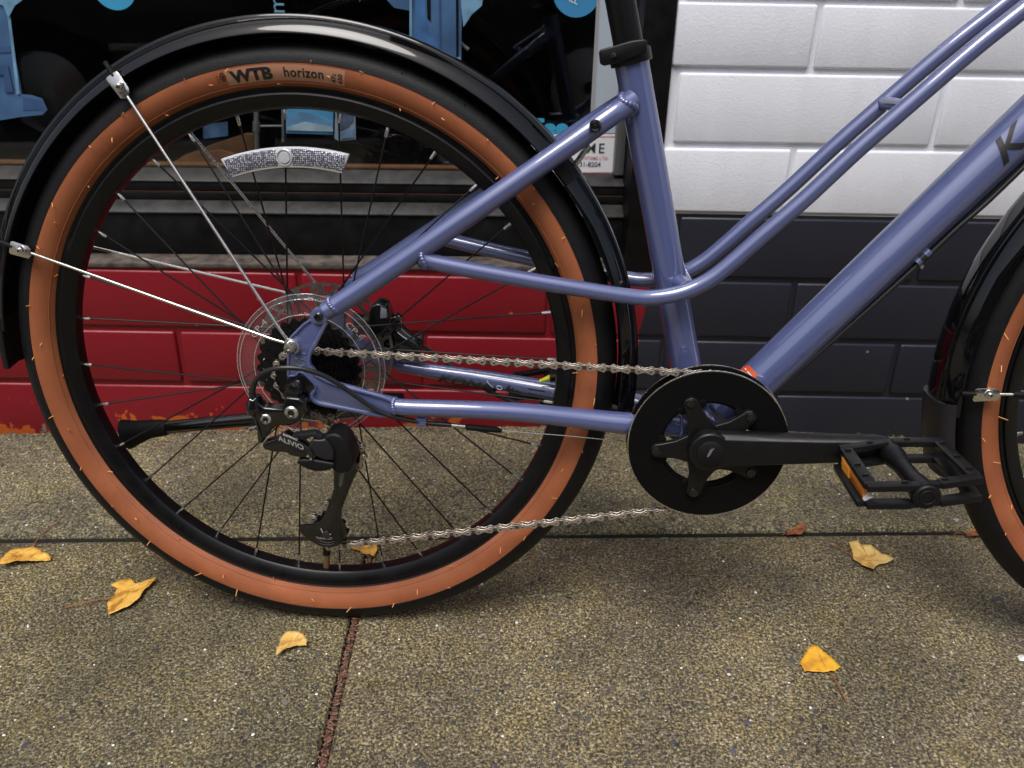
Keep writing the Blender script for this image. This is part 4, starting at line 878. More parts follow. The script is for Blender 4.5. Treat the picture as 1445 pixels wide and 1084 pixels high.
# wheel reflector
def reflector(parent):
    RC = 0.2262; e0, e1 = R(92.8-16.8), R(92.8+16.4)
    def pt(a, r, y): return (r*math.cos(a), y, r*math.sin(a))
    def outline(h, inset, n=28):
        pts = []
        for i in range(n+1): a = e0+inset/RC+(e1-e0-2*inset/RC)*i/n; pts.append((a, RC+h))
        for i in range(n+1): a = e1-inset/RC-0.018*1-(e1-e0-2*inset/RC-0.036)*i/n; pts.append((a, RC-h))
        return pts
    o1 = outline(0.0105, 0); mb = MB(); mb.prism([pt(a, r, 0)[::2] for a, r in o1], -0.0165, -0.0105)
    rf = mb.build('reflector', mat('reflector_rim', (0.72, 0.73, 0.76), 0.18, 0.35, coat=1), parent, bevel=0.0012)
    lm = bpy.data.materials.new('prismatic_lens'); lm.use_nodes = True; n = lm.node_tree.nodes; l = lm.node_tree.links; b = n['Principled BSDF']
    g_ = n.new('ShaderNodeTexCoord'); v_ = n.new('ShaderNodeTexVoronoi'); v_.inputs['Scale'].default_value = 480; v_.inputs['Randomness'].default_value = 0.3
    l.new(g_.outputs['Object'], v_.inputs['Vector']); cr = n.new('ShaderNodeValToRGB')
    cr.color_ramp.elements[0].position = 0.25; cr.color_ramp.elements[0].color = (0.80, 0.80, 0.86, 1); cr.color_ramp.elements[1].position = 0.55; cr.color_ramp.elements[1].color = (0.10, 0.10, 0.14, 1)
    l.new(v_.outputs['Distance'], cr.inputs[0]); l.new(cr.outputs[0], b.inputs['Base Color']); b.inputs['Metallic'].default_value = 0.5; b.inputs['Roughness'].default_value = 0.25; b.inputs['Coat Weight'].default_value = 1
    bp = n.new('ShaderNodeBump'); bp.inputs['Strength'].default_value = 1; bp.inputs['Distance'].default_value = 0.0008; l.new(v_.outputs['Distance'], bp.inputs['Height']); l.new(bp.outputs[0], b.inputs['Normal'])
    mid = (e0+e1)/2
    for (q0, q1) in ((e0+0.014, mid-0.034), (mid+0.034, e1-0.014)):
        poly = [pt(q0+(q1-q0)*i/14, RC+0.0084, 0)[::2] for i in range(15)]+[pt(q1-(q1-q0)*i/14, RC-0.0084, 0)[::2] for i in range(15)]
        mb = MB(); mb.prism(poly, -0.0170, -0.0150); mb.build('reflector_lens', lm, parent, bevel=0.0003)
    c = pt(mid, RC, 0); mb = MB(); mb.lathe([(0.0001, -0.0190), (0.0056, -0.0188), (0.0060, -0.0178), (0.0060, -0.0165)], 30, (c[0], 0, c[2])); mb.lathe([(0.0066, -0.0160), (0.0072, -0.0182), (0.0082, -0.0182), (0.0086, -0.0160)], 36, (c[0], 0, c[2])); mb.build('reflector_clip', MATS['reflector_rim'], parent)
reflector(wheel)

# brake rotor
def rotor(parent):
    mb = MB(); y0 = 0.0445; y1 = 0.0463
    mb.lathe([(0.0765, y0), (0.080, y0), (0.080, y1), (0.0765, y1)], 96, closed=True); mb.lathe([(0.0655, y0), (0.0690, y0), (0.0690, y1), (0.0655, y1)], 96, closed=True)
    for i in range(36):
        a = R(i*10); w2 = 0.035 if i % 3 else 0.06; k2 = 0.06 if i % 2 else -0.03
        mb.prism([(0.068*math.cos(a-w2), 0.068*math.sin(a-w2)), (0.0775*math.cos(a-w2+k2), 0.0775*math.sin(a-w2+k2)), (0.0775*math.cos(a+w2+k2), 0.0775*math.sin(a+w2+k2)), (0.068*math.cos(a+w2), 0.068*math.sin(a+w2))], y0+0.0001, y1-0.0001)
    for i in range(6):
        a = R(i*60); b2 = a+R(38)
        p = [(0.024*math.cos(a-0.25), 0.024*math.sin(a-0.25)), (0.067*math.cos(b2-0.07), 0.067*math.sin(b2-0.07)), (0.067*math.cos(b2+0.07), 0.067*math.sin(b2+0.07)), (0.024*math.cos(a+0.2), 0.024*math.sin(a+0.2))]
        mb.prism(p, y0, y1)
        p = [(0.045*math.cos(a+0.5), 0.045*math.sin(a+0.5)), (0.067*math.cos(a+0.12), 0.067*math.sin(a+0.12)), (0.067*math.cos(a+0.22), 0.067*math.sin(a+0.22)), (0.049*math.cos(a+0.56), 0.049*math.sin(a+0.56))]
        mb.prism(p, y0, y1)
    mb.lathe([(0.020, y0), (0.030, y0), (0.030, y1), (0.020, y1)], 48, closed=True)
    mb.build('brake_rotor', ROTOR, parent)
rotor(wheel); rotor(fwheel)

# ---- fenders, stays
def fender_prof(t=0.0011):
    o = [(0.3436, -0.0290), (0.3446, -0.0289), (0.3575, -0.0186), (0.3580, -0.0175), (0.3583, -0.0166), (0.3606, -0.0160), (0.3614, -0.0150), (0.3622, -0.0080), (0.3624, 0.0)]
    o = o+[(r, -y) for r, y in reversed(o[:-1])]
    i_ = [(r-t, y*(1-0.035)) for r, y in reversed(o)]
    return o+i_
mb = MB(); mb.lathe(fender_prof(), 150, (0, 0, 0), -9, 174, closed=True, mfun=lambda q: 1 if q >= 16 else 0); rf = mb.build('fender', [FENDER, FENIN], bike, ang=40)
mb = MB(); mb.lathe([(0.345, -0.0296), (0.3552, -0.0285), (0.3612, -0.0215), (0.3632, 0), (0.3612, 0.0215), (0.3552, 0.0285), (0.345, 0.0296), (0.343, 0.028), (0.3535, 0.027), (0.3612, 0), (0.3535, -0.027), (0.343, -0.028)], 10, (0, 0, 0), 36.0, 40.5, closed=True); mb.build('fender_bracket', PLAST, rf)
mb = MB(); mb.prism([(0.2698, 0.2293), (0.2784, 0.2266), (0.2871, 0.2185), (0.2901, 0.2129), (0.2831, 0.2087), (0.2759, 0.2128), (0.2672, 0.2196)], -0.020, 0.020); mb.build('fender_bracket', PLAST, rf, bevel=0.002)
mb = MB(); mb.tube([(0.287, -0.015, 0.2221), (0.2992, -0.012, 0.2398)], 0.003, 10); mb.build('bracket_wire', STEEL, rf)
flap = [(0.352, -0.029), (0.358, -0.026), (0.3605, 0.0), (0.358, 0.026), (0.352, 0.029), (0.350, 0.0285), (0.3565, 0.0), (0.350, -0.0285)]
mb = MB(); mb.lathe([(r-0.004, y*0.98) for r, y in flap], 24, (0, 0, 0), 172, 181.5, closed=True); mb.build('mud_flap', RUBBER, rf)
mb = MB(); mb.lathe(fender_prof(), 150, (WB, 0, 0), 40, 186, closed=True, mfun=lambda q: 1 if q >= 16 else 0); ff = mb.build('fender', [FENDER, FENIN], bike, ang=40)
mb = MB(); mb.lathe([(0.3480, -0.0310), (0.3560, -0.0318), (0.3590, -0.0300), (0.3640, -0.02), (0.366, 0.0), (0.3640, 0.02), (0.359, 0.030), (0.356, 0.0318), (0.348, 0.031), (0.348, 0.0295), (0.357, 0.027), (0.363, 0), (0.357, -0.027), (0.348, -0.0295)], 40, (WB, 0, 0), 183.5, 197.5, closed=True); mb.build('mud_flap', mat('flap_rubber', (0.010, 0.010, 0.012), 0.45, bump=0.1, bump_scale=300), ff)

def stay(parent, p0, p1, over, clamp_n, y_sgn=-1, cap_len=0.014):
    p0 = Vector(p0); p1 = Vector(p1); d = (p1-p0).normalized()
    e = p1+d*over
    mb = MB(); mb.tube([p0, p0+(p1-p0)*0.04+Vector((0, y_sgn*0.002, 0)), p1, e], 0.0017, 12); mb.build('stay', STEEL, parent)
    mb = MB(); mb.tube([e-d*0.002, e+d*cap_len], 0.0026, 12); mb.build('stay_cap', RUBBER, parent)
    # clamp: plate, collar and bolt
    mb = MB(); n_ = Vector(clamp_n).normalized(); s_ = d
    q = Vector((0, 1, 0)).cross(s_).normalized()
    def P_(a, b, c): return p1+s_*a+q*b+Vector((0, c, 0))
    base = [(-0.0125, -0.0065), (0.0095, -0.0085), (0.0115, -0.0065), (0.0105, 0.0055), (0.0075, 0.0068), (-0.0095, 0.0068), (-0.0135, 0.0045), (-0.0150, -0.0025)]
    vs = [P_(a, b, 0.0022*y_sgn) for a, b in base]+[P_(a, b, 0.0006*y_sgn) for a, b in base]
    mb.add(vs, [tuple(range(8)), tuple(range(8, 16))[::-1]]+[(i, (i+1) % 8, (i+1) % 8+8, i+8) for i in range(8)])
    ck = mb.build('stay_clamp', STEEL, parent, bevel=0.0006)
    c = P_(-0.0035, 0.0005, 0); mb = MB(); mb.cyl(c+Vector((0, 0.006*-y_sgn, 0)), c+Vector((0, 0.0058*y_sgn, 0)), 0.0050, 28); mb.cyl(c+Vector((0, 0.0058*y_sgn, 0)), c+Vector((0, 0.008*y_sgn, 0)), 0.0034, 20, 0, 0.0028); mb.build('bolt', STEEL, parent, bevel=0.0005)
    c2_ = c+Vector((0, 0.0082*y_sgn, 0)); mb = MB(); mb.cyl(c2_-Vector((0, 0.0006*y_sgn, 0)), c2_, 0.0014, 6); mb.build('bolt_socket', DARKST, parent)
sb = Vector((0.0011, -0.0815, 0.0456))
stay(rf, (-0.003, -0.08, 0.0512), (-0.1651, -0.0315, 0.2967), 0.010, (0, -1, 0))
stay(rf, (-0.0066, -0.08, 0.0476), (-0.3019, -0.0315, 0.1296), 0.010, (0, -1, 0))
mb = MB(); mb.tube([(-0.0066, -0.08, 0.0476), (-0.0043, -0.08, 0.0488), (-0.0019, -0.08, 0.0504), (0.0024, -0.08, 0.0498), (0.0065, -0.08, 0.0453), (0.007, -0.0795, 0.0398), (0.0033, -0.0795, 0.0366)], 0.0017, 10, smooth=4); mb.build('stay', STEEL, rf)
mb = MB(); mb.tube([(-0.0029, -0.0803, 0.0513), (-0.0004, -0.0803, 0.0502), (0.0039, -0.0803, 0.0484)], 0.0017, 10); mb.build('stay', STEEL, rf)
mb = MB(); mb.lathe([(0.0022, -0.0880), (0.0024, -0.0905), (0.0046, -0.0908), (0.0054, -0.0895), (0.0056, -0.0850), (0.0056, -0.0745)], 28, (sb.x-0.0004, 0, sb.z-0.001)); mb.ycyl(sb.x-0.0004, sb.z-0.001, -0.0885, -0.080, 0.0026, 6); mb.build('bolt', STEEL, rf)
for q in ((-0.1651, -0.0315, 0.2967), (-0.3019, -0.0315, 0.1296)):
    q = Vector((q[0], 0.0315, q[2])); s0 = Vector((sb.x, 0.080, sb.z)); mb = MB(); mb.tube([s0, q, q+(q-s0).normalized()*0.012], 0.0017, 10); mb.build('stay', STEEL, rf)
    mb = MB(); mb.ycyl(q.x, q.z, 0.027, 0.036, 0.005, 16); mb.build('stay_clamp', STEEL, rf)
mb = MB(); mb.ycyl(sb.x, sb.z, 0.074, 0.086, 0.005, 18); mb.build('bolt', STEEL, rf)
# front stay comes from the fork end towards the fender
fq = Vector((0.7234, -0.0315, -0.0069)); fs0 = Vector((WB-0.005, -0.066, 0.01))
stay(ff, fs0, fq, 0.010, (0, -1, 0), cap_len=0.012)
mb = MB(); mb.tube([fq+(fs0-fq).normalized()*0.028, fq+(fs0-fq).normalized()*0.12], 0.0034, 12); mb.build('stay_sleeve', RUBBER, ff)
mb = MB(); mb.tube([(WB-0.005, 0.066, 0.01), (fq.x, 0.0315, fq.z)], 0.0017, 10); mb.build('stay', STEEL, ff)

# ---- cassette and spoke protector
cas = empty('cassette', bike)
def toothed(r, n, y0, y1, hole, tooth=0.0026, cx=0, cz=0, m=DARKST, name='sprocket', parent=cas, ph=0.0, bev=0.0):
    mb = MB(); out = []
    for i in range(n*6):
        a = 2*math.pi*i/(n*6)+ph; k = i % 6; q = {0: 1, 1: 0.75, 2: -0.3, 3: -1, 4: -0.3, 5: 0.75}[k]; out.append((cx+(r+tooth*q*0.5)*math.cos(a), cz+(r+tooth*q*0.5)*math.sin(a)))
    inn = [(cx+hole*math.cos(2*math.pi*i/(n*6)+ph), cz+hole*math.sin(2*math.pi*i/(n*6)+ph)) for i in range(n*6)]
    K = n*6; vs = [(x, y0, z) for x, z in out]+[(x, y1, z) for x, z in out]+[(x, y0, z) for x, z in inn]+[(x, y1, z) for x, z in inn]
    fs = []
    for i in range(K):
        j = (i+1) % K; fs += [(i, i+K, j+K, j), (i, j, j+2*K, i+2*K), (i+K, i+3*K, j+3*K, j+K), (i+2*K, j+2*K, j+3*K, i+3*K)]
    mb.add(vs, fs); return mb.build(name, m, parent, ang=40)
BLKCOG = mat('cassette_black', (0.028, 0.028, 0.030), 0.32, 0.85, noise_amt=0.3, noise_scale=300)
for i, nteeth in enumerate([28, 25, 23, 21, 19, 17, 15, 13]):
    y = -0.0265-0.0042*i; r = 0.0127/(2*math.sin(math.pi/nteeth)); toothed(r, nteeth, y-0.001, y+0.001, r*0.72 if i < 4 else 0.018, 0.0040, m=BLKCOG)
toothed(0.0255, 12, -0.0605, -0.0585, 0.012, 0.0036, m=BLKCOG)
mb = MB(); mb.lathe([(0.0001, -0.0625), (0.016, -0.0625), (0.018, -0.060), (0.018, -0.024), (0.0001, -0.024)], 40); mb.build('cassette_body', BLKCOG, cas)
mb = MB()
for k in range(5):
    a = R(72*k+20); mb.prism([(0.015*math.cos(a-.2), 0.015*math.sin(a-.2)), (0.050*math.cos(a-.06), 0.050*math.sin(a-.06)), (0.050*math.cos(a+.06), 0.050*math.sin(a+.06)), (0.015*math.cos(a+.2), 0.015*math.sin(a+.2))], -0.0275, -0.025)
mb.build('sprocket_carrier', BLKCOG, cas)
def ring_txt(body, size, ang, r, y, par, bold=0.02, m=WINK, flip=1):
    def f(x, yy): a = R(ang)-flip*x/r; return ((r+flip*yy)*math.cos(a), y, (r+flip*yy)*math.sin(a))
    text_mesh('lettering', body, size, f, m, par, bold=bold, sx=1.25)
ring_txt('SHIMANO', 0.0068, 212, 0.0465, -0.0279, cas, 0.03, flip=1)
ring_txt('SHIMANO', 0.0062, 3, 0.0415, -0.0279, cas, 0.02, flip=1)
pr = [(0.020, -0.0235), (0.058, -0.0235), (0.0600, -0.0250), (0.0605, -0.0262), (0.0625, -0.0262), (0.0632, -0.0240), (0.0765, -0.0222), (0.0772, -0.0240), (0.0792, -0.0240), (0.0800, -0.0215), (0.0830, -0.0205), (0.0836, -0.0195), (0.0825, -0.0190), (0.0780, -0.0200), (0.060, -0.0220), (0.020, -0.0220)]
mb = MB(); mb.lathe(pr, 128, closed=True); sp_ = mb.build('spoke_protector', CLEAR, cas, ang=25)
mb = MB()
for rr_ in (0.0618, 0.0785, 0.0834): mb.lathe([(rr_+0.00045*math.cos(t), -0.0262+0.0018*(rr_ > 0.07)+0.0045*(rr_ > 0.08)+0.00045*math.sin(t)) for t in [i*math.pi/3 for i in range(6)]], 128, closed=True)
mb.build('protector_edge', mat('clear_edge', (0.85, 0.86, 0.88), 0.08, 0.75), cas)
for ang in (150, 50, -60):
    ring_txt('CP-4', 0.0095, ang, 0.0665, -0.0252, cas, 0.0, MATS['clear_edge'])

# ---- crankset
cr = empty('crankset', bike)
def ringplate(name, ro, ri, y0, y1, m, par, n=120, bev=0.0006, edge=0.0012):
    mb = MB(); mb.lathe([(ri, y0+0.0003), (ri, y1), (ro-edge*0.2, y1), (ro, y1-0.0006), (ro, y0+edge), (ro-edge, y0), (ri+0.0006, y0)], n, (BBX, 0, BBZ), closed=True); return mb.build(name, m, par, ang=25)
ringplate('chain_guard', 0.0845, 0.0500, -0.0600, -0.0570, GUARD, cr)
mb = MB(); mb.lathe([(0.0843+0.0008*math.cos(t), -0.0592+0.0008*math.sin(t)) for t in [i*math.pi/3 for i in range(6)]], 140, (BBX, 0, BBZ), closed=True); mb.build('guard_edge', STEEL, cr)
ringplate('chain_guard', 0.0850, 0.0560, -0.0430, -0.0405, GUARD, cr)
mb = MB(); mb.lathe([(0.0848+0.0006*math.cos(t), -0.0422+0.0006*math.sin(t)) for t in [i*math.pi/3 for i in range(6)]], 140, (BBX, 0, BBZ), closed=True); mb.build('guard_edge', STEEL, cr)
toothed(0.0765, 38, -0.0505, -0.0485, 0.050, 0.0042, BBX, BBZ, DARKST, 'chainring', cr)
mb = MB(); mb.lathe([(0.0478, -0.0572), (0.0505, -0.0572), (0.0505, -0.0480), (0.0478, -0.0480)], 96, (BBX, 0, BBZ), closed=True); mb.build('guard_lip', GUARD, cr)
ph = 42
for k in range(5):
    a = R(ph+72*k); ca, sa = math.cos(a), math.sin(a)
    def L(x, z): return (BBX+x*ca-z*sa, BBZ+x*sa+z*ca)
    mb = MB(); mb.prism([L(0.004, -0.020), L(0.020, -0.0165), L(0.034, -0.0105), L(0.047, -0.0085), L(0.056, -0.008), L(0.0605, -0.004), L(0.0605, 0.004), L(0.056, 0.008), L(0.047, 0.0085), L(0.034, 0.0105), L(0.020, 0.0165), L(0.004, 0.020)], -0.0660, -0.0585); mb.build('spider_arm', MATT, cr, bevel=0.0018, bseg=3)
    mb = MB(); mb.prism([L(0.044, -0.014), L(0.052, -0.0165), L(0.052, 0.0165), L(0.044, 0.014), L(0.0425, 0.008), L(0.0425, -0.008)], -0.0612, -0.0574); mb.build('guard_tab', GUARD, cr, bevel=0.0008)
    x, z = L(0.0545, 0); mb = MB(); mb.lathe([(0.0024, -0.0660), (0.0026, -0.0672), (0.0045, -0.0674), (0.0052, -0.0664), (0.0052, -0.0600)], 26, (x, 0, z)); mb.ycyl(x, z, -0.0664, -0.065, 0.0027, 6); mb.build('bolt', GLOSSB, cr)
# crank arm
CE = Vector((0.6065, -0.082, -0.0489)); ax = (Vector((CE.x, 0, CE.z))-Vector((BBX, 0, BBZ))); AL = ax.length; ax.normalize(); up = Vector((-ax.z, 0, ax.x))
sec = [(-0.006, 0.020, -0.078, -0.060), (0.012, 0.0205, -0.0785, -0.060), (0.035, 0.0185, -0.080, -0.062), (0.075, 0.0165, -0.084, -0.067), (0.115, 0.0150, -0.088, -0.071), (AL-0.018, 0.0140, -0.091, -0.075), (AL-0.004, 0.0135, -0.0915, -0.076), (AL+0.008, 0.0105, -0.0912, -0.077), (AL+0.0135, 0.0050, -0.090, -0.079)]
mb = MB(); vs = []
for (s_, h_, ya, yb) in sec:
    o = Vector((BBX, 0, BBZ))+ax*s_
    for (hh_, yy) in ((-1, .25), (-1, .75), (-.82, 1), (.70, 1), (.93, .72), (1, .35), (.93, 0), (-.9, 0)):
        y = yb+(ya-yb)*yy; vs.append(o+up*(h_*hh_)+Vector((0, y, 0)))
k = 8; mb.add(vs, [(i*k+q, i*k+(q+1) % k, (i+1)*k+(q+1) % k, (i+1)*k+q) for i in range(len(sec)-1) for q in range(k)]+[tuple(range(k)), tuple((len(sec)-1)*k+q for q in range(k))[::-1]])
arm = mb.build('crank_arm', MATT, cr, bevel=0.0012, bseg=2, ang=28)
mb = MB(); mb.lathe([(0.0001, -0.0790), (0.0205, -0.0790), (0.0222, -0.0770), (0.0222, -0.060)], 48, (BBX, 0, BBZ)); mb.build('crank_boss', MATT, cr, bevel=0.0006)
mb = MB(); mb.lathe([(0.0001, -0.0822), (0.0120, -0.0820), (0.0142, -0.0808), (0.0145, -0.0785)], 40, (BBX, 0, BBZ)); cap = mb.build('crank_cap', RUBBER, cr)
mb = MB(); mb.prism([(BBX-0.004, BBZ-0.002), (BBX-0.001, BBZ+0.006), (BBX+0.003, BBZ+0.0075), (BBX+0.001, BBZ+0.004), (BBX-0.001, BBZ-0.001), (BBX-0.003, BBZ-0.003)], -0.0827, -0.0818); mb.build('cap_emblem', mat('cap_grey', (0.14, 0.14, 0.15), 0.4), cr)
# left crank
mb = MB(); mb.tube([(BBX, 0.075, BBZ), (BBX-AL*ax.x, 0.085, BBZ-AL*ax.z)], [0.015, 0.011], 16, flat=(0.6, 1)); mb.build('crank_arm', MATT, cr, bevel=0.001)
mb = MB(); mb.ycyl(BBX, BBZ, -0.07, 0.08, 0.0115, 24); mb.build('crank_axle', DARKST, cr)

# ---- pedals
def pedal(side_):
    pe = empty('pedal', bike); s = side_
    c = Vector((0.6105, -0.138, -0.0475)) if s < 0 else Vector((BBX-AL*ax.x, 0.138, BBZ-AL*ax.z))
    pe.location = c; tilt = R(-7.0); pe.rotation_euler = (0, tilt, 0)
    hx, hy, hz = 0.046, 0.0405, 0.0115
    body = MB()
    def bar(p, q, w_, h, nm=0):
        p = Vector(p); q = Vector(q); d = (q-p).normalized(); sd2 = Vector((0, 0, 1)).cross(d).normalized()
        vs = [a+sd2*(w_*x)+Vector((0, 0, h*z)) for a in (p, q) for x, z in ((-1, -1), (1, -1), (1, 1), (-1, 1))]
        body.add(vs, [(0, 1, 2, 3), (7, 6, 5, 4), (0, 4, 5, 1), (1, 5, 6, 2), (2, 6, 7, 3), (3, 7, 4, 0)])
    for zt in (hz-0.0025, -hz+0.0025):
        h = 0.0029
        xo = -0.006 if zt < 0 else 0; bar((-hx+xo, -hy-0.002, zt), (-hx+0.001+xo, hy-0.004, zt), 0.0060, h); bar((hx, -hy, zt), (hx-0.002, hy-0.004, zt), 0.0056, h)
        bar((-hx-0.004, -hy-0.002, zt), (-0.012, -hy-0.007, zt-0.0*zt), 0.0056, h+0.0002); bar((0.012, -hy-0.007, zt), (hx+0.004, -hy-0.002, zt), 0.0056, h+0.0002); bar((-0.014, -hy-0.007, zt), (0.014, -hy-0.007, zt), 0.0043, h-0.0003)
        bar((-hx-0.004, hy-0.004, zt), (-0.003, hy+0.004, zt), 0.0056, h+0.0002); bar((0.003, hy+0.004, zt), (hx+0.004, hy-0.004, zt), 0.0056, h+0.0002)
    pb_ = body.build('pedal_cage', MATT, pe, bevel=0.0009, bseg=2)
    mb = MB(); mb.tube([(0, -hy-0.012, 0), (0, -hy-0.006, 0), (0, -0.015, 0), (0, 0.01, 0), (0, hy-0.01, 0), (0, hy+0.010, 0)], [0.0125, 0.0128, 0.0085, 0.0085, 0.0115, 0.0105], 28, smooth=4); mb.build('pedal_barrel', MATT, pe)
    mb = MB(); mb.lathe([(0.0001, -0.0012), (0.0098, -0.0010), (0.0112, 0.0004), (0.0115, 0.003)], 32, (0, -hy-0.0125, 0)); mb.lathe([(0.0060, -0.0018), (0.0066, -0.0022), (0.0072, -0.0018), (0.0072, -0.001)], 28, (0, -hy-0.0125, 0)); mb.build('barrel_cap', PLAST, pe)
    mb = MB(); mb.cyl((0, hy+0.008, 0), (0, 0.056, 0), 0.0072, 20); mb.build('pedal_axle', STEEL if s < 0 else MATT, pe, bevel=0.0005)
    pn_ = MB()
    for (x, y) in ((-hx, -hy+0.014), (-hx, -0.004), (-hx+0.001, hy-0.012), (hx, -hy+0.012), (hx, -0.002), (hx-0.001, hy-0.012), (-0.017, -hy-0.005), (0.018, -hy-0.005), (0.016, hy+0.002), (-0.020, hy+0.001)):
        me_ = MB(); me_.box((x-0.0028, y-0.0016, hz-0.0006), (x+0.0028, y+0.0016, hz+0.0022)); me_.build('grip_pin', MATT, pe, bevel=0.0005)
    if s < 0:
        mb = MB(); mb.box((-hx-0.0052, -hy+0.004, -0.0072), (-hx-0.0008, hy-0.010, 0.0072)); rfl = mb.build('pedal_reflector', AMBER, pe, bevel=0.0006)
        mb = MB()
        for i in range(7): mb.box((-hx-0.0058, 0.004+i*0.0034, -0.0066), (-hx-0.005, 0.0056+i*0.0034, 0.0066))
        mb.build('reflector_ridge', mat('amber_bright', (0.95, 0.42, 0.04), 0.15, coat=1), rfl)
        mb = MB(); mb.prism([(-hx-0.006, -0.007), (-hx+0.003, -0.003), (-hx-0.001, -0.001)], -hy-0.001, -hy+0.004); mb.build('reflector_tab', mat('tab_white', (0.7, 0.7, 0.7), 0.4), pe)
        mb = MB(); mb.tube([(hx-0.012, -hy-0.001, -hz+0.001), (0.024, -hy-0.004, -hz-0.0015), (0.036, -hy-0.002, -hz+0.002)], 0.002, 8); mb.build('cage_rib', MATT, pe)
    return pe
pedal(-1); pedal(1)

# ---- chain
UPc = (0.0392, -0.0900); LPc = (0.0150, -0.1880); CR_ = 0.0300; PR = 0.0222; RR = 0.0772
circ = [((BBX, BBZ), RR, 1), ((0, 0), CR_, 1), (UPc, PR, -1), (LPc, PR, 1)]   # travelling anticlockwise seen from the drive side
def tangent(c0, r0, s0, c1, r1, s1):
    c0 = Vector(c0); c1 = Vector(c1); d = c1-c0; L = d.length; d /= L; n = Vector((-d.y, d.x))
    # anticlockwise: centre is on the left of travel, so the point is to the right of it
    k = (s0*r0-s1*r1)/L; h = math.sqrt(max(0, 1-k*k))
    m_ = d*k-n*h
    return c0+m_*(s0*r0), c1+m_*(s1*r1)
tans = [tangent(*circ[i], *circ[(i+1) % 4]) for i in range(4)]
path = []
yc = {0: -0.0495, 1: -0.0515, 2: -0.0515, 3: -0.0515}
for i in range(4):
    (c, r, s_) = circ[i]; pin = tans[i-1][1]; pout = tans[i][0]
    a0 = math.atan2(pin.y-c[1], pin.x-c[0]); a1 = math.atan2(pout.y-c[1], pout.x-c[0])
    if s_ > 0:
        while a1 < a0: a1 += 2*math.pi
    else:
        while a1 > a0: a1 -= 2*math.pi
    nn_ = max(2, int(abs(a1-a0)*r/0.001))
    for q in range(nn_+1): a = a0+(a1-a0)*q/nn_; path.append(Vector((c[0]+r*math.cos(a), yc[i], c[1]+r*math.sin(a))))
path.append(path[0].copy())
cum = [0]
for i in range(1, len(path)): cum.append(cum[-1]+(path[i]-path[i-1]).length)
NL = round(cum[-1]/0.0127/2)*2
def at_len(s_):
    s_ %= cum[-1]; lo, hi = 0, len(cum)-1
    while hi-lo > 1:
        md = (lo+hi)//2
        if cum[md] <= s_: lo = md
        else: hi = md
    t = (s_-cum[lo])/max(1e-9, cum[hi]-cum[lo]); p_ = path[lo].lerp(path[hi], t); return p_
pitch = cum[-1]/NL
def peanut(half, r, waist, n=9):
    pts = []
    for i in range(n+1): a = -math.pi/2+0.35+(math.pi-0.7)*i/n; pts.append((half+r*math.cos(a), r*math.sin(a)))
    pts.append((0, waist))
    for i in range(n+1): a = math.pi/2+0.35+(math.pi-0.7)*i/n; pts.append((-half+r*math.cos(a), r*math.sin(a)))
    pts.append((0, -waist)); return pts
hl = pitch/2
mb = MB()
for y in (-0.0033, 0.0023): mb.prism(peanut(hl, 0.0043, 0.0016), y, y+0.0010)
olink = mb.mesh('outer_link', CHAIN, bevel=0.00022, bseg=1)
mb2 = MB(); mb2.v = list(mb.v); mb2.f = list(mb.f); mb2.m = list(mb.m)
for x in (-hl, hl): mb2.ycyl(x, 0, -0.0038, 0.0036, 0.0014, 14, 1)
olink = mb2.mesh('outer_link', [CHAIN, DARKST], bevel=0.00025, bseg=1)
mb = MB()
for y in (-0.0022, 0.0013): mb.prism(peanut(hl, 0.0038, 0.0022), y, y+0.0009)
for x in (-hl, hl): mb.ycyl(x, 0, -0.0012, 0.0012, 0.0038, 14)
ilink = mb.mesh('inner_link', mat('chain_inner', (0.20, 0.175, 0.15), 0.38, 1.0, noise_amt=0.3, noise_scale=500), bevel=0.0002, bseg=1)
chain = empty('chain', bike)
for i in range(NL):
    a = at_len(i*pitch+0.003); b_ = at_len((i+1)*pitch+0.003); m_ = (a+b_)/2; d = (b_-a).normalized()
    z = d.cross(Vector((0, 1, 0))).normalized(); yv = z.cross(d).normalized()
    M_ = Matrix(((d.x, yv.x, z.x, m_.x), (d.y, yv.y, z.y, m_.y), (d.z, yv.z, z.z, m_.z), (0, 0, 0, 1)))
    inst('chain_link', olink if i % 2 else ilink, chain, M_)

# ---- rear derailleur
rd = empty('rear_derailleur', bike)
def dpart(name, poly, y0, y1, m=PLAST, bev=0.0012, bs=2):
    mb = MB(); mb.prism(poly, y0, y1); return mb.build(name, m, rd, bevel=bev, bseg=bs)
GREYP = mat('satin_grey', (0.016, 0.016, 0.019), 0.36, 0.2, rough_var=0.05)
dpart('bracket', [(-0.0062, -0.0067), (0.0087, -0.0079), (0.0143, -0.0124), (0.0126, -0.0237), (0.0081, -0.0318), (0.0016, -0.0369), (-0.0062, -0.0396), (-0.0183, -0.0391), (-0.0251, -0.0459), (-0.032, -0.0543), (-0.0358, -0.061), (-0.0403, -0.0595), (-0.0402, -0.0447), (-0.0406, -0.0333), (-0.0445, -0.027), (-0.0483, -0.0207), (-0.0484, -0.0143), (-0.0441, -0.0094), (-0.0373, -0.0092), (-0.0342, -0.0155), (-0.0293, -0.0193), (-0.0195, -0.0198), (-0.0105, -0.0204)], -0.0955, -0.0790, GLOSSB, 0.0022, 3)
c = Vector((-0.0005, -0.0975, -0.0237)); 
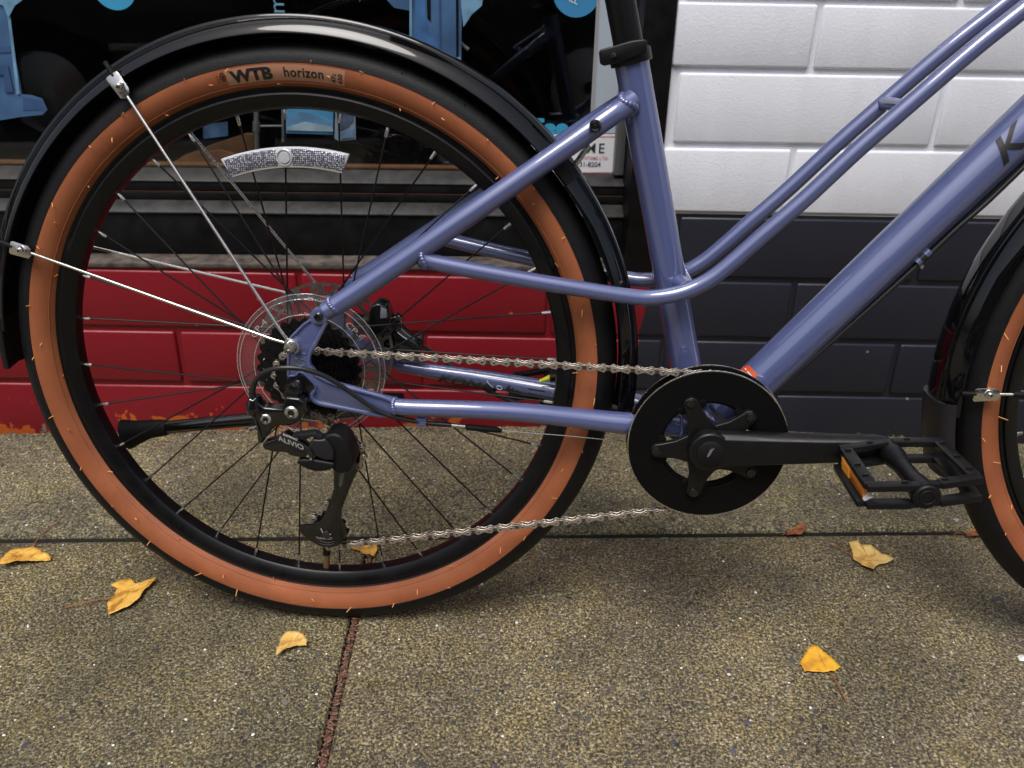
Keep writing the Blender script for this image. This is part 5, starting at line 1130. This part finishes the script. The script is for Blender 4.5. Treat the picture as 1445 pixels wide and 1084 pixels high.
def silver(c, r, dep=0.003):
    mb = MB(); mb.lathe([(r*0.45, dep*0.55), (r*0.5, 0), (r*0.82, -0.0006), (r, 0.0008), (r, dep+0.003)], 30, (c[0], c[1], c[2])); o = mb.build('bolt', STEEL, rd)
    mb = MB(); mb.ycyl(c[0], c[2], c[1]+dep*0.5, c[1]+dep*0.6, r*0.5, 6); mb.build('bolt_socket', GLOSSB, rd)
silver(c, 0.0074); silver((-0.0283, -0.0975, -0.0318), 0.0060)
mb = MB(); mb.tube([(-0.0406, -0.092, -0.0261), (-0.0422, -0.092, -0.0197), (-0.0404, -0.092, -0.0101)], [0.0075, 0.0078, 0.0055], 18, smooth=3); mb.build('barrel_adjuster', GLOSSB, rd)
mb = MB(); mb.tube([(-0.0419, -0.099, -0.0085), (-0.0385, -0.0995, -0.0102), (-0.0354, -0.099, -0.0072)], 0.0006, 6); mb.build('spring_clip', STEEL, rd)
mb = MB(); mb.tube([(-0.0442, -0.097, -0.0201), (-0.0416, -0.097, -0.0304), (-0.0369, -0.097, -0.0432), (-0.0354, -0.096, -0.055)], 0.0007, 6, smooth=4); mb.build('bracket_edge', DARKST, rd)
dpart('link_arm', [(-0.0346, -0.0614), (-0.0319, -0.0572), (-0.0193, -0.0527), (-0.0088, -0.0459), (-0.0031, -0.0498), (0.0169, -0.063), (0.0225, -0.0694), (0.022, -0.0752), (0.0153, -0.0737), (0.0062, -0.0732), (-0.0036, -0.0719), (-0.0093, -0.068), (-0.0238, -0.0676), (-0.032, -0.0654)], -0.1000, -0.0850, GLOSSB, 0.0020, 3)
lp = dpart('link_plate', [(-0.0182, -0.0521), (-0.0077, -0.0445), (0.0023, -0.0507), (0.0179, -0.0615), (0.0211, -0.0688), (0.0166, -0.0681), (-0.0016, -0.0606)], -0.1025, -0.0990, GREYP, 0.0008)
dpart('tension_arm', [(-0.0018, -0.0485), (0.0044, -0.0471), (0.0212, -0.0441), (0.0249, -0.0452), (0.0305, -0.0499), (0.028, -0.0532), (0.02, -0.0494), (0.0098, -0.0543), (0.0039, -0.0524)], -0.0990, -0.0880, GREYP, 0.0014)
dpart('knuckle', [(0.0151, -0.0599), (0.0203, -0.0515), (0.0278, -0.0521), (0.034, -0.0507), (0.038, -0.0575), (0.042, -0.0655), (0.0412, -0.0755), (0.0321, -0.0758), (0.0218, -0.0712), (0.0162, -0.0647)], -0.1000, -0.0800, GREYP, 0.0022, 3)
dpart('knuckle', [(0.0289, -0.053), (0.0346, -0.048), (0.0423, -0.0461), (0.0497, -0.0483), (0.0552, -0.0554), (0.0591, -0.0668), (0.0613, -0.08), (0.056, -0.0903), (0.045, -0.094), (0.0377, -0.0892), (0.0372, -0.075), (0.0394, -0.0658)], -0.0960, -0.0640, PLAST, 0.0030, 3)
dpart('link_cover', [(0.0011, -0.0792), (0.0037, -0.0758), (0.0099, -0.0748), (0.0213, -0.0752), (0.034, -0.0772), (0.0423, -0.0786), (0.0413, -0.0828), (0.0372, -0.0863), (0.0302, -0.0882), (0.0202, -0.089), (0.012, -0.0863), (0.0047, -0.0824)], -0.1005, -0.0820, PLAST, 0.0022, 3)
mb = MB(); 
for q in ((434,643), (437,646)): pass
mb.ycyl((0.0153, -0.102, -0.0694)[0], (0.0153, -0.102, -0.0694)[2], -0.1035, -0.098, 0.0016, 12); mb.ycyl((0.0181, -0.102, -0.0725)[0], (0.0181, -0.102, -0.0725)[2], -0.1035, -0.098, 0.0014, 12); mb.build('limit_screw', STEEL, rd)
cage_o = [(0.0317, -0.0614), (0.0426, -0.0627), (0.0499, -0.071), (0.0537, -0.0845), (0.0553, -0.0974), (0.0528, -0.1123), (0.0463, -0.1266), (0.0414, -0.1393), (0.0348, -0.154), (0.0331, -0.1668), (0.0374, -0.1758), (0.0384, -0.185), (0.0353, -0.1944), (0.0282, -0.2022), (0.018, -0.2054), (0.0065, -0.204), (-0.0046, -0.198), (-0.0123, -0.1908), (-0.0174, -0.1836), (-0.0152, -0.177), (-0.0011, -0.1755), (0.009, -0.1714), (0.0174, -0.1583), (0.0235, -0.1418), (0.0276, -0.1291), (0.0289, -0.1114), (0.03, -0.0853)]
mb = MB(); mb.prism(cage_o, -0.0620, -0.0600); co = mb.build('cage_plate', GLOSSB, rd, bevel=0.0004)
cage_i = [(0.0301, -0.0798), (0.0419, -0.0837), (0.0467, -0.0967), (0.0458, -0.11), (0.039, -0.1281), (0.0312, -0.1465), (0.0252, -0.1614), (0.026, -0.1743), (0.0294, -0.1854), (0.0277, -0.1968), (0.0204, -0.2066), (0.0102, -0.207), (0.0006, -0.2007), (-0.0027, -0.1895), (0.004, -0.1789), (0.0133, -0.1655), (0.0196, -0.1469), (0.0259, -0.1286), (0.0278, -0.1018)]
mb = MB(); mb.prism(cage_i, -0.0440, -0.0425); mb.build('cage_plate', GLOSSB, rd, bevel=0.0004)
mb = MB(); mb.prism([(0.0376, -0.1045), (0.0409, -0.1035), (0.0413, -0.1087), (0.038, -0.1229), (0.0353, -0.1265), (0.0338, -0.1248), (0.0355, -0.1124)], -0.0626, -0.0619); mb.build('cage_slot', mat('slot_worn', (0.16, 0.15, 0.12), 0.6), rd)
mb = MB(); mb.tube([(0.0159, -0.0628, -0.1597), (0.0208, -0.0628, -0.1487), (0.023, -0.0628, -0.1405)], 0.0006, 6); mb.tube([(0.002, -0.0628, -0.1907), (0.005, -0.0628, -0.1952), (0.0154, -0.0628, -0.1985), (0.0238, -0.0628, -0.1963)], 0.0006, 6, smooth=4); mb.tube([(0.001, -0.0628, -0.1935), (0.0055, -0.0628, -0.1989), (0.0152, -0.0628, -0.2013), (0.0236, -0.0628, -0.1991)], 0.0005, 6, smooth=4); mb.build('cage_edge', DARKST, rd)
mb = MB(); mb.tube([(0.0095, -0.0632, -0.1799), (0.0116, -0.0632, -0.1854), (0.0155, -0.0632, -0.188), (0.0205, -0.0632, -0.1868)], 0.0007, 6, smooth=4); mb.build('pulley_mark', mat('mark_grey', (0.35, 0.34, 0.3), 0.4), rd)
text_mesh('lettering', 'SHIMANO', 0.0042, lambda x, y, p=Vector((0.0027, -0.063, -0.1933)): (p.x+x, -0.0630, p.z+y-0.25*x+1.6*x*x*8), WINK if False else MATS['mark_grey'], rd, bold=0.0)
for (pc, nm) in ((UPc, 'upper'), (LPc, 'lower')):
    toothed(0.0215, 11, -0.0530, -0.0505, 0.005, 0.0046, pc[0], pc[1], PLAST, 'pulley', rd)
    mb = MB(); mb.ycyl(pc[0], pc[1], -0.0640, -0.044, 0.0045, 20); mb.ycyl(pc[0], pc[1], -0.0646, -0.0638, 0.0022, 6, 0); mb.build('pulley_bolt', DARKST, rd, bevel=0.0004)
ap = Vector((-0.0136, -0.103, -0.0503)); aq = Vector((0.0147, -0.103, -0.0619)); ad = (aq-ap).normalized(); au = Vector((-ad.z, 0, ad.x))
text_mesh('lettering', 'ALIVIO', 0.0074, lambda x, y: tuple(Vector((ap.x, -0.1029, ap.z))+ad*x+au*(y-0.0022)), MATS['mark_grey'], rd, bold=0.012, shear=-0.45, sx=1.25)
text_mesh('lettering', 'SHIMANO', 0.0036, lambda x, y: tuple(Vector((ap.x, -0.1029, ap.z))+ad*(x+0.002)+au*(y+0.0052)), WINK, rd, bold=0.0, shear=0, sx=1.0)
# ---- cables
CAB = mat('cable_housing', (0.014, 0.014, 0.015), 0.35)
cb = empty('cables', bike)
mb = MB(); mb.tube([(-0.0412, -0.092, -0.0133), (-0.0403, -0.094, -0.0014), (-0.0341, -0.097, 0.0116), (-0.0239, -0.1, 0.0215), (-0.011, -0.102, 0.0268), (0.0015, -0.102, 0.0281), (0.0154, -0.1, 0.0267), (0.032, -0.096, 0.0204), (0.0486, -0.09, 0.0082), (0.0639, -0.084, -0.007), (0.0806, -0.079, -0.0221), (0.0969, -0.076, -0.0317), (0.1141, -0.072, -0.0378), (0.1307, -0.068, -0.0423), (0.1433, -0.066, -0.0444), (0.1621, -0.064, -0.0463)], [0.0038, 0.0034]+[0.0026]*14, 14, smooth=6); mb.build('shift_housing', CAB, cb)
mb = MB(); mb.tube([(0.1621, -0.064, -0.0463), (0.1764, -0.062, -0.0484)], 0.0024, 12); mb.build('ferrule', STEEL, cb)
mb = MB(); mb.tube([(0.1764, -0.062, -0.0484), (0.181, -0.062, -0.0491), (0.2097, -0.058, -0.0528), (0.2157, -0.057, -0.0543)], [0.0022, 0.0034, 0.0034, 0.0020], 12); mb.build('cable_boot', RUBBER, cb)
mb = MB(); mb.tube([(0.2142, -0.057, -0.0539), (0.2862, -0.05, -0.061), (0.353, -0.04, -0.0705), (BBX, -0.02, BBZ-0.024)], 0.0006, 8); mb.build('inner_cable', STEEL, cb)
dcab = [(0.5165, -0.012, -0.0138), (0.5464, -0.012, 0.0197), (0.5975, -0.012, 0.0768), (0.6465, -0.012, 0.1326), (0.6719, -0.012, 0.163), (0.6959, -0.012, 0.1891), (0.7246, -0.012, 0.2244)]
mb = MB(); mb.tube([(BBX, -0.012, BBZ-0.024), (0.4991, -0.012, -0.0293)]+dcab+[beyond(dcab[-2], dcab[-1], 0.12)], 0.0028, 12, smooth=5); mb.build('down_tube_housing', CAB, cb)
mb = MB(); mb.tube([tuple(Vector(q)+Vector((0.001, 0.012, -0.001))) for q in dcab]+[tuple(Vector(beyond(dcab[-2], dcab[-1], 0.12))+Vector((0, 0.012, 0)))], 0.0026, 12, smooth=5); mb.build('down_tube_housing', CAB, cb)
c = (0.6432, -0.013, 0.1335); mb = MB(); mb.tube([tuple(Vector(c)-dd*0.008), tuple(Vector(c)-dd*0.002)], 0.0046, 14); mb.tube([tuple(Vector(c)+dd*0.003), tuple(Vector(c)+dd*0.009)], 0.0046, 14); mb.build('cable_guide', BLUE, frame)
mb = MB(); mb.tube([tuple(Vector(c)-dd*0.003), tuple(Vector(c)+dd*0.003)], 0.0050, 14); mb.build('cable_clip', CAB, cb)
mb = MB(); mb.tube([(0.1093, 0.075, -0.0034), (0.1329, 0.082, -0.0234), (0.1592, 0.078, -0.0416), (0.1904, 0.07, -0.0581), (0.2301, 0.06, -0.0697), (0.2776, 0.05, -0.0707), (0.3283, 0.045, -0.0717), (BBX, 0.02, BBZ-0.024)], 0.0026, 12, smooth=6); mb.build('brake_hose', CAB, cb)
mb = MB(); mb.ycyl((0.1976, 0.058, -0.0523)[0], (0.1976, 0.058, -0.0523)[2], 0.05, 0.066, 0.0025, 14); mb.build('cable_clip', CAB, cb)
vl = MB(); vl.tube([(0.2537, 0.03, -0.0285), (0.2668, 0.03, -0.0229)], [0.002, 0.0035], 14, 0, flat=(1, 1)); vl.tube([(0.2652, 0.03, -0.0238), (0.2848, 0.03, -0.0206)], [0.005, 0.0055], 14, 1); vl.build('yellow_tip', [YEL, PLAST], cb)
# ---- brake caliper
cp = empty('brake_caliper', bike)
def cpart(name, poly, y0, y1, m=GLOSSB, bev=0.002):
    mb = MB(); mb.prism(poly, y0, y1); mb.build(name, m, cp, bevel=bev, bseg=3)
cpart('caliper_body', [(0.0565, 0.0527), (0.0601, 0.0571), (0.0661, 0.0589), (0.0743, 0.0556), (0.0773, 0.0463), (0.0801, 0.0351), (0.0822, 0.0255), (0.0786, 0.0202), (0.065, 0.0198), (0.0548, 0.0214), (0.0528, 0.0318)], 0.036, 0.066)
cpart('caliper_body', [(0.0532, 0.0231), (0.0722, 0.0288), (0.0822, 0.0255), (0.0888, 0.0204), (0.0962, 0.0135), (0.107, 0.0067), (0.1117, -0.0038), (0.1081, -0.0093), (0.0808, -0.0064), (0.0681, -0.0031), (0.0575, 0.0073)], 0.050, 0.078)
cpart('caliper_mount', [(0.0769, 0.0376), (0.0829, 0.0403), (0.0886, 0.0352), (0.0883, 0.0274), (0.0821, 0.022), (0.0771, 0.0254)], 0.050, 0.070, GLOSSB, 0.0015)
cpart('caliper_fin', [(0.0322, 0.0418), (0.0506, 0.037), (0.0545, 0.0319), (0.0482, 0.0247), (0.035, 0.0314)], 0.040, 0.060, PLAST, 0.001)
cpart('caliper_mount', [(0.1029, 0.0102), (0.109, 0.0147), (0.1131, 0.0104), (0.1127, -0.0002), (0.1065, -0.0057), (0.1016, -0.0005)], 0.056, 0.074, GLOSSB, 0.0015)
mb = MB(); mb.prism([(0.0697, 0.055), (0.0762, 0.0526), (0.0765, 0.0425), (0.0682, 0.0415)], 0.0345, 0.037); mb.build('caliper_window', mat('caliper_grey', (0.16, 0.16, 0.19), 0.3), cp, bevel=0.0006)
mb = MB(); mb.tube([(0.085, 0.049, 0.0211), (0.0907, 0.049, 0.016), (0.0972, 0.049, 0.0118)], 0.0007, 6); mb.tube([(0.0867, 0.049, 0.041), (0.0899, 0.049, 0.0376), (0.0897, 0.049, 0.0333)], 0.0009, 6); mb.build('caliper_edge', STEEL, cp)
# ---- kickstand
ks = empty('kickstand', bike)
mb = MB(); mb.tube([(-0.2408, 0.09, -0.1298), (-0.182, 0.092, -0.1227), (-0.1204, 0.093, -0.1152), (-0.0121, 0.092, -0.1016), (0.0613, 0.086, -0.0872)], [0.0090, 0.0088, 0.0090, 0.0098, 0.0105], 20, smooth=4, flat=(0.8, 1)); mb.build('kickstand_leg', GLOSSB, ks)
mb = MB(); mb.tube([(-0.2331, 0.09, -0.129), (-0.2427, 0.09, -0.1298), (-0.2583, 0.09, -0.1323), (-0.2762, 0.09, -0.137), (-0.2902, 0.09, -0.1405)], [0.0105, 0.0115, 0.0125, 0.0165, 0.021], 24, smooth=3, flat=(0.8, 1)); mb.build('kickstand_foot', RUBBER, ks, bevel=0.0008)
mb = MB(); mb.box(((0.0613, 0.086, -0.0872)[0]-0.012, 0.070, (0.0613, 0.086, -0.0872)[2]-0.010), ((0.0613, 0.086, -0.0872)[0]+0.020, 0.092, (0.0613, 0.086, -0.0872)[2]+0.016)); mb.build('kickstand_mount', PLAST, ks, bevel=0.003)
mb = MB(); mb.tube([(-0.1215, 0.085, -0.1258), (-0.108, 0.085, -0.1214)], 0.0028, 10); mb.build('kickstand_screw', STEEL, ks)

# ---- fork, stem, handlebar (beyond the frame edge)
fk = empty('fork', bike)
cwn = HT0-ha*0.04
for s_ in (-1, 1):
    mb = MB(); mb.tube([cwn+Vector((0, 0.02*s_, 0)), cwn+Vector((0.012, 0.045*s_, -0.03)), (WB-0.03, 0.05*s_, 0.12), (WB, 0.058*s_, 0.0)], [0.016, 0.0155, 0.0125, 0.009], 20, smooth=5); mb.build('fork_blade', MATT, fk)
mb = MB(); mb.tube([cwn+Vector((0, 0, -0.01)), HT0+ha*0.19], 0.0155, 20); mb.build('steerer', MATT, fk)
hbz = HT0+ha*0.20
mb = MB(); mb.tube([hbz, hbz+Vector((0.07, 0, 0.03))], 0.018, 20); mb.build('stem', MATT, bike)
hb = hbz+Vector((0.08, 0, 0.035)); mb = MB(); mb.tube([hb+Vector((-0.05, -0.32, 0.03)), hb+Vector((-0.03, -0.2, 0.03)), hb+Vector((0, -0.06, 0)), hb, hb+Vector((0, 0.06, 0)), hb+Vector((-0.03, 0.2, 0.03)), hb+Vector((-0.05, 0.32, 0.03))], 0.0115, 16, smooth=5); hbo = mb.build('handlebar', MATT, bike)
for s_ in (-1, 1): mb = MB(); mb.tube([hb+Vector((-0.052, 0.33*s_, 0.03)), hb+Vector((-0.034, 0.21*s_, 0.03))], 0.016, 16); mb.build('grip', RUBBER, hbo)

# ------------------------------------------------------------------ fallen leaves
def leafmat(name, c0, c1, c2):
    m = bpy.data.materials.new(name); m.use_nodes = True; n = m.node_tree.nodes; l = m.node_tree.links; b = n['Principled BSDF']
    tc = n.new('ShaderNodeTexCoord'); t = n.new('ShaderNodeTexNoise'); t.inputs['Scale'].default_value = 70; t.inputs['Detail'].default_value = 6; l.new(tc.outputs['Object'], t.inputs['Vector'])
    r = n.new('ShaderNodeValToRGB'); e = r.color_ramp.elements; e[0].position = 0.38; e[0].color = (*c2, 1); e[1].position = 0.47; e[1].color = (*c0, 1); x = e.new(0.66); x.color = (*c1, 1)
    l.new(t.outputs[0], r.inputs[0]); l.new(r.outputs[0], b.inputs['Base Color']); b.inputs['Roughness'].default_value = 0.55
    t2 = n.new('ShaderNodeTexNoise'); t2.inputs['Scale'].default_value = 260; l.new(tc.outputs['Object'], t2.inputs['Vector'])
    bp = n.new('ShaderNodeBump'); bp.inputs['Strength'].default_value = 0.5; bp.inputs['Distance'].default_value = 0.001; l.new(t2.outputs[0], bp.inputs['Height']); l.new(bp.outputs[0], b.inputs['Normal'])
    b.inputs['Subsurface Weight'].default_value = 0.0
    return m
LY = leafmat('leaf_yellow', (0.66, 0.36, 0.055), (0.78, 0.47, 0.10), (0.36, 0.16, 0.03))
LP = leafmat('leaf_pale_yellow', (0.70, 0.45, 0.12), (0.78, 0.55, 0.19), (0.48, 0.26, 0.07))
LO = leafmat('leaf_golden', (0.74, 0.37, 0.02), (0.80, 0.44, 0.03), (0.55, 0.24, 0.02))
LB = leafmat('leaf_brown', (0.24, 0.075, 0.03), (0.32, 0.12, 0.05), (0.13, 0.04, 0.02))
VEIN = mat('leaf_vein', (0.50, 0.24, 0.05), 0.6); STEMM = mat('leaf_stem', (0.28, 0.09, 0.03), 0.6)
def leaf(label, poly, m, stem, lift=0.006, seed=0, tip=None, curl=1.0):
    cx_ = sum(p_[0] for p_ in poly)/len(poly); cy_ = sum(p_[1] for p_ in poly)/len(poly)
    e = empty('fallen_leaf'); e.location = (cx_, cy_, 0.0); tag(e, label, 'leaf', 'fallen leaves on the sidewalk')
    # refine the outline with a slightly toothed edge
    P_ = []; K = len(poly); rr = random.Random(seed)
    for i in range(K):
        a = Vector(poly[i]); b_ = Vector(poly[(i+1) % K]); L = (b_-a).length; nn_ = max(2, int(L/0.0028))
        for q in range(nn_):
            t = q/nn_; c_ = a.lerp(b_, t); d = (b_-a).normalized(); c_ += Vector((-d.y, d.x))*rr.uniform(-0.0006, 0.0006); P_.append(c_)
    def z_(x, y, f):
        return 0.0016+lift*(0.5+0.9*noise.noise(Vector((x*22+seed, y*22, seed*1.7))))*(0.35+0.65*f)*curl + 0.0035*f*f*abs(noise.noise(Vector((x*60, y*60, seed))))
    rings = 6; vs = []; c0 = Vector((cx_, cy_))
    for j in range(rings, 0, -1):
        f = j/rings
        for p_ in P_:
            q = c0+(p_-c0)*f; vs.append((q.x-cx_, q.y-cy_, max(0.0012, z_(q.x, q.y, f))))
    vs.append((0, 0, max(0.0012, z_(cx_, cy_, 0)))); n_ = len(P_)
    fs = [(j*n_+i, j*n_+(i+1) % n_, (j+1)*n_+(i+1) % n_, (j+1)*n_+i) for j in range(rings-1) for i in range(n_)]+[((rings-1)*n_+i, (rings-1)*n_+(i+1) % n_, rings*n_) for i in range(n_)]
    low = [(x, y, z-0.00035) for x, y, z in vs]; o_ = len(vs)
    fs2 = [tuple(reversed([k+o_ for k in f])) for f in fs]+[(i, i+o_, (i+1) % n_+o_, (i+1) % n_) for i in range(n_)]
    me = bpy.data.meshes.new('blade'); me.from_pydata(vs+low, [], fs+fs2); me.materials.append(m)
    for p_ in me.polygons: p_.use_smooth = True
    link(bpy.data.objects.new('blade', me), e)
    # veins from the stem end
    s0 = Vector(stem[0]); vb = MB()
    far = max(P_, key=lambda q: (q-s0).length)
    def vline_(a, b_, r0):
        pts = []
        for i in range(9): q = a.lerp(b_, i/8); f = 0.6; pts.append((q.x-cx_, q.y-cy_, None))
        out = []
        for (x, y, _) in pts:
            d = min(range(len(vs)), key=lambda k: (vs[k][0]-x)**2+(vs[k][1]-y)**2); out.append((x, y, vs[d][2]+0.0001))
        vb.tube(out, [r0*(1-0.6*i/8) for i in range(9)], 5)
    vline_(s0, s0.lerp(far, 0.9), 0.00045)
    for k in range(0, n_, max(1, n_//9)):
        q = P_[k]; base_ = s0.lerp(far, 0.15+0.5*rr.random()); tgt = base_.lerp(q, 0.75)
        vline_(base_, tgt, 0.00025)
    vb.build('vein', VEIN, e)
    sm = MB(); pts = [(p_[0]-cx_, p_[1]-cy_, 0.0022+0.003*math.sin(3.0*i/max(1, len(stem)-1))) for i, p_ in enumerate(stem)]
    sm.tube(pts, 0.0007, 7, smooth=4); sm.build('stem', STEMM, e)
leaf('yellow leaf with a long upward stem at the far left below the slab joint', [(-0.4811, 0.0696), (-0.4807, 0.0837), (-0.4746, 0.0948), (-0.4644, 0.0963), (-0.4565, 0.1043), (-0.4389, 0.0927), (-0.4186, 0.0813), (-0.4156, 0.0749), (-0.4266, 0.0735), (-0.439, 0.069), (-0.457, 0.0662), (-0.4703, 0.0602), (-0.4761, 0.0603)], LY, [(-0.4574, 0.1067), (-0.4563, 0.1165), (-0.4564, 0.1334), (-0.4482, 0.1682)], 0.010, 3)
leaf('crumpled yellow leaf with a pointed tip left of the rear wheel', [(-0.3096, 0.0195), (-0.3015, 0.0295), (-0.2884, 0.0322), (-0.2784, 0.0234), (-0.2658, 0.0275), (-0.2528, 0.0332), (-0.2554, 0.0173), (-0.2609, 0.0046), (-0.2602, -0.0093), (-0.2664, -0.0215), (-0.2759, -0.0294), (-0.2893, -0.0384), (-0.3017, -0.0128), (-0.298, -0.0019), (-0.2988, 0.0136)], LY, [(-0.3041, -0.0066), (-0.314, -0.0092), (-0.3334, -0.0171), (-0.3519, -0.0222)], 0.008, 5)
leaf('small pale yellow leaf below the rear wheel', [(-0.0585, -0.0696), (-0.0483, -0.0685), (-0.0356, -0.0749), (-0.0276, -0.0884), (-0.0262, -0.0992), (-0.0376, -0.0979), (-0.0482, -0.1036), (-0.059, -0.1151), (-0.0609, -0.0928), (-0.0609, -0.0782)], LP, [(-0.0381, -0.0728), (-0.0351, -0.0704), (-0.0319, -0.0692)], 0.005, 8)
leaf('golden leaf seen through the rear wheel under the chain', [(-0.0028, 0.1028), (0.0088, 0.106), (0.0204, 0.1091), (0.0308, 0.1073), (0.0339, 0.0909), (0.0311, 0.075), (0.0176, 0.0799), (0.0095, 0.088), (-0.0007, 0.0898)], LY, [(-0.0021, 0.097), (-0.0064, 0.0987), (-0.0086, 0.1003)], 0.006, 12)
leaf('pale yellow leaf with curled corners right below the pedal', [(0.7012, 0.0995), (0.7142, 0.0993), (0.7159, 0.0878), (0.7285, 0.0892), (0.7353, 0.0762), (0.7433, 0.0666), (0.7482, 0.0571), (0.7369, 0.0511), (0.7246, 0.0497), (0.7109, 0.0347), (0.7036, 0.0408), (0.6986, 0.0531), (0.6938, 0.061), (0.6989, 0.0799)], LP, [(0.6965, 0.0617), (0.6936, 0.0696), (0.6872, 0.0792), (0.677, 0.0956)], 0.009, 15)
leaf('flat golden triangular leaf with a long red stem at the lower right', [(0.5651, -0.1223), (0.578, -0.1062), (0.5856, -0.1039), (0.5926, -0.1134), (0.5987, -0.1251), (0.6051, -0.1376), (0.5953, -0.1442), (0.5838, -0.1462), (0.5719, -0.145), (0.5596, -0.1448), (0.5582, -0.1336)], LO, [(0.5869, -0.141), (0.5894, -0.1575), (0.5907, -0.1766), (0.5922, -0.1899)], 0.003, 21)
leaf('small brown leaf scrap in the slab joint below the crank', [(0.6207, 0.1277), (0.6274, 0.1259), (0.6389, 0.1361), (0.6525, 0.143), (0.6495, 0.1273), (0.6385, 0.1155), (0.6176, 0.1141)], LB, [(0.6203, 0.1215), (0.6167, 0.1199), (0.6137, 0.1199)], 0.006, 25)
leaf('reddish brown leaf scrap in the joint against the front wheel', [(0.873, 0.1173), (0.8828, 0.1205), (0.8962, 0.1307), (0.9074, 0.1323), (0.9068, 0.1151), (0.892, 0.1102), (0.8778, 0.1104)], LB, [(0.876, 0.1179), (0.8679, 0.118), (0.8607, 0.1181)], 0.006, 29)
tw = MB(); tw.tube([(x, y, 0.002) for x, y in [(0.2487, 0.1066), (0.2502, 0.0902), (0.2516, 0.071), (0.2521, 0.0586)]], 0.0007, 6); tag(tw.build('leaf_stalk', STEMM), 'loose red leaf stalk on the slab right of the rear wheel', 'stalk')
cp_ = MB(); q = (0.8262, -0.125, 0); cp_.add([(q[0]-0.006, q[1]-0.004, 0.001), (q[0]+0.005, q[1]-0.005, 0.001), (q[0]+0.008, q[1]+0.003, 0.001), (q[0], q[1]+0.006, 0.001), (q[0]-0.005, q[1]+0.003, 0.001), (q[0], q[1], 0.004)], [(0, 1, 5), (1, 2, 5), (2, 3, 5), (3, 4, 5), (4, 0, 5)])
tag(cp_.build('paper_scrap', mat('paper_white', (0.7, 0.7, 0.7), 0.6)), 'small white paper scrap at the right edge of the sidewalk', 'scrap')
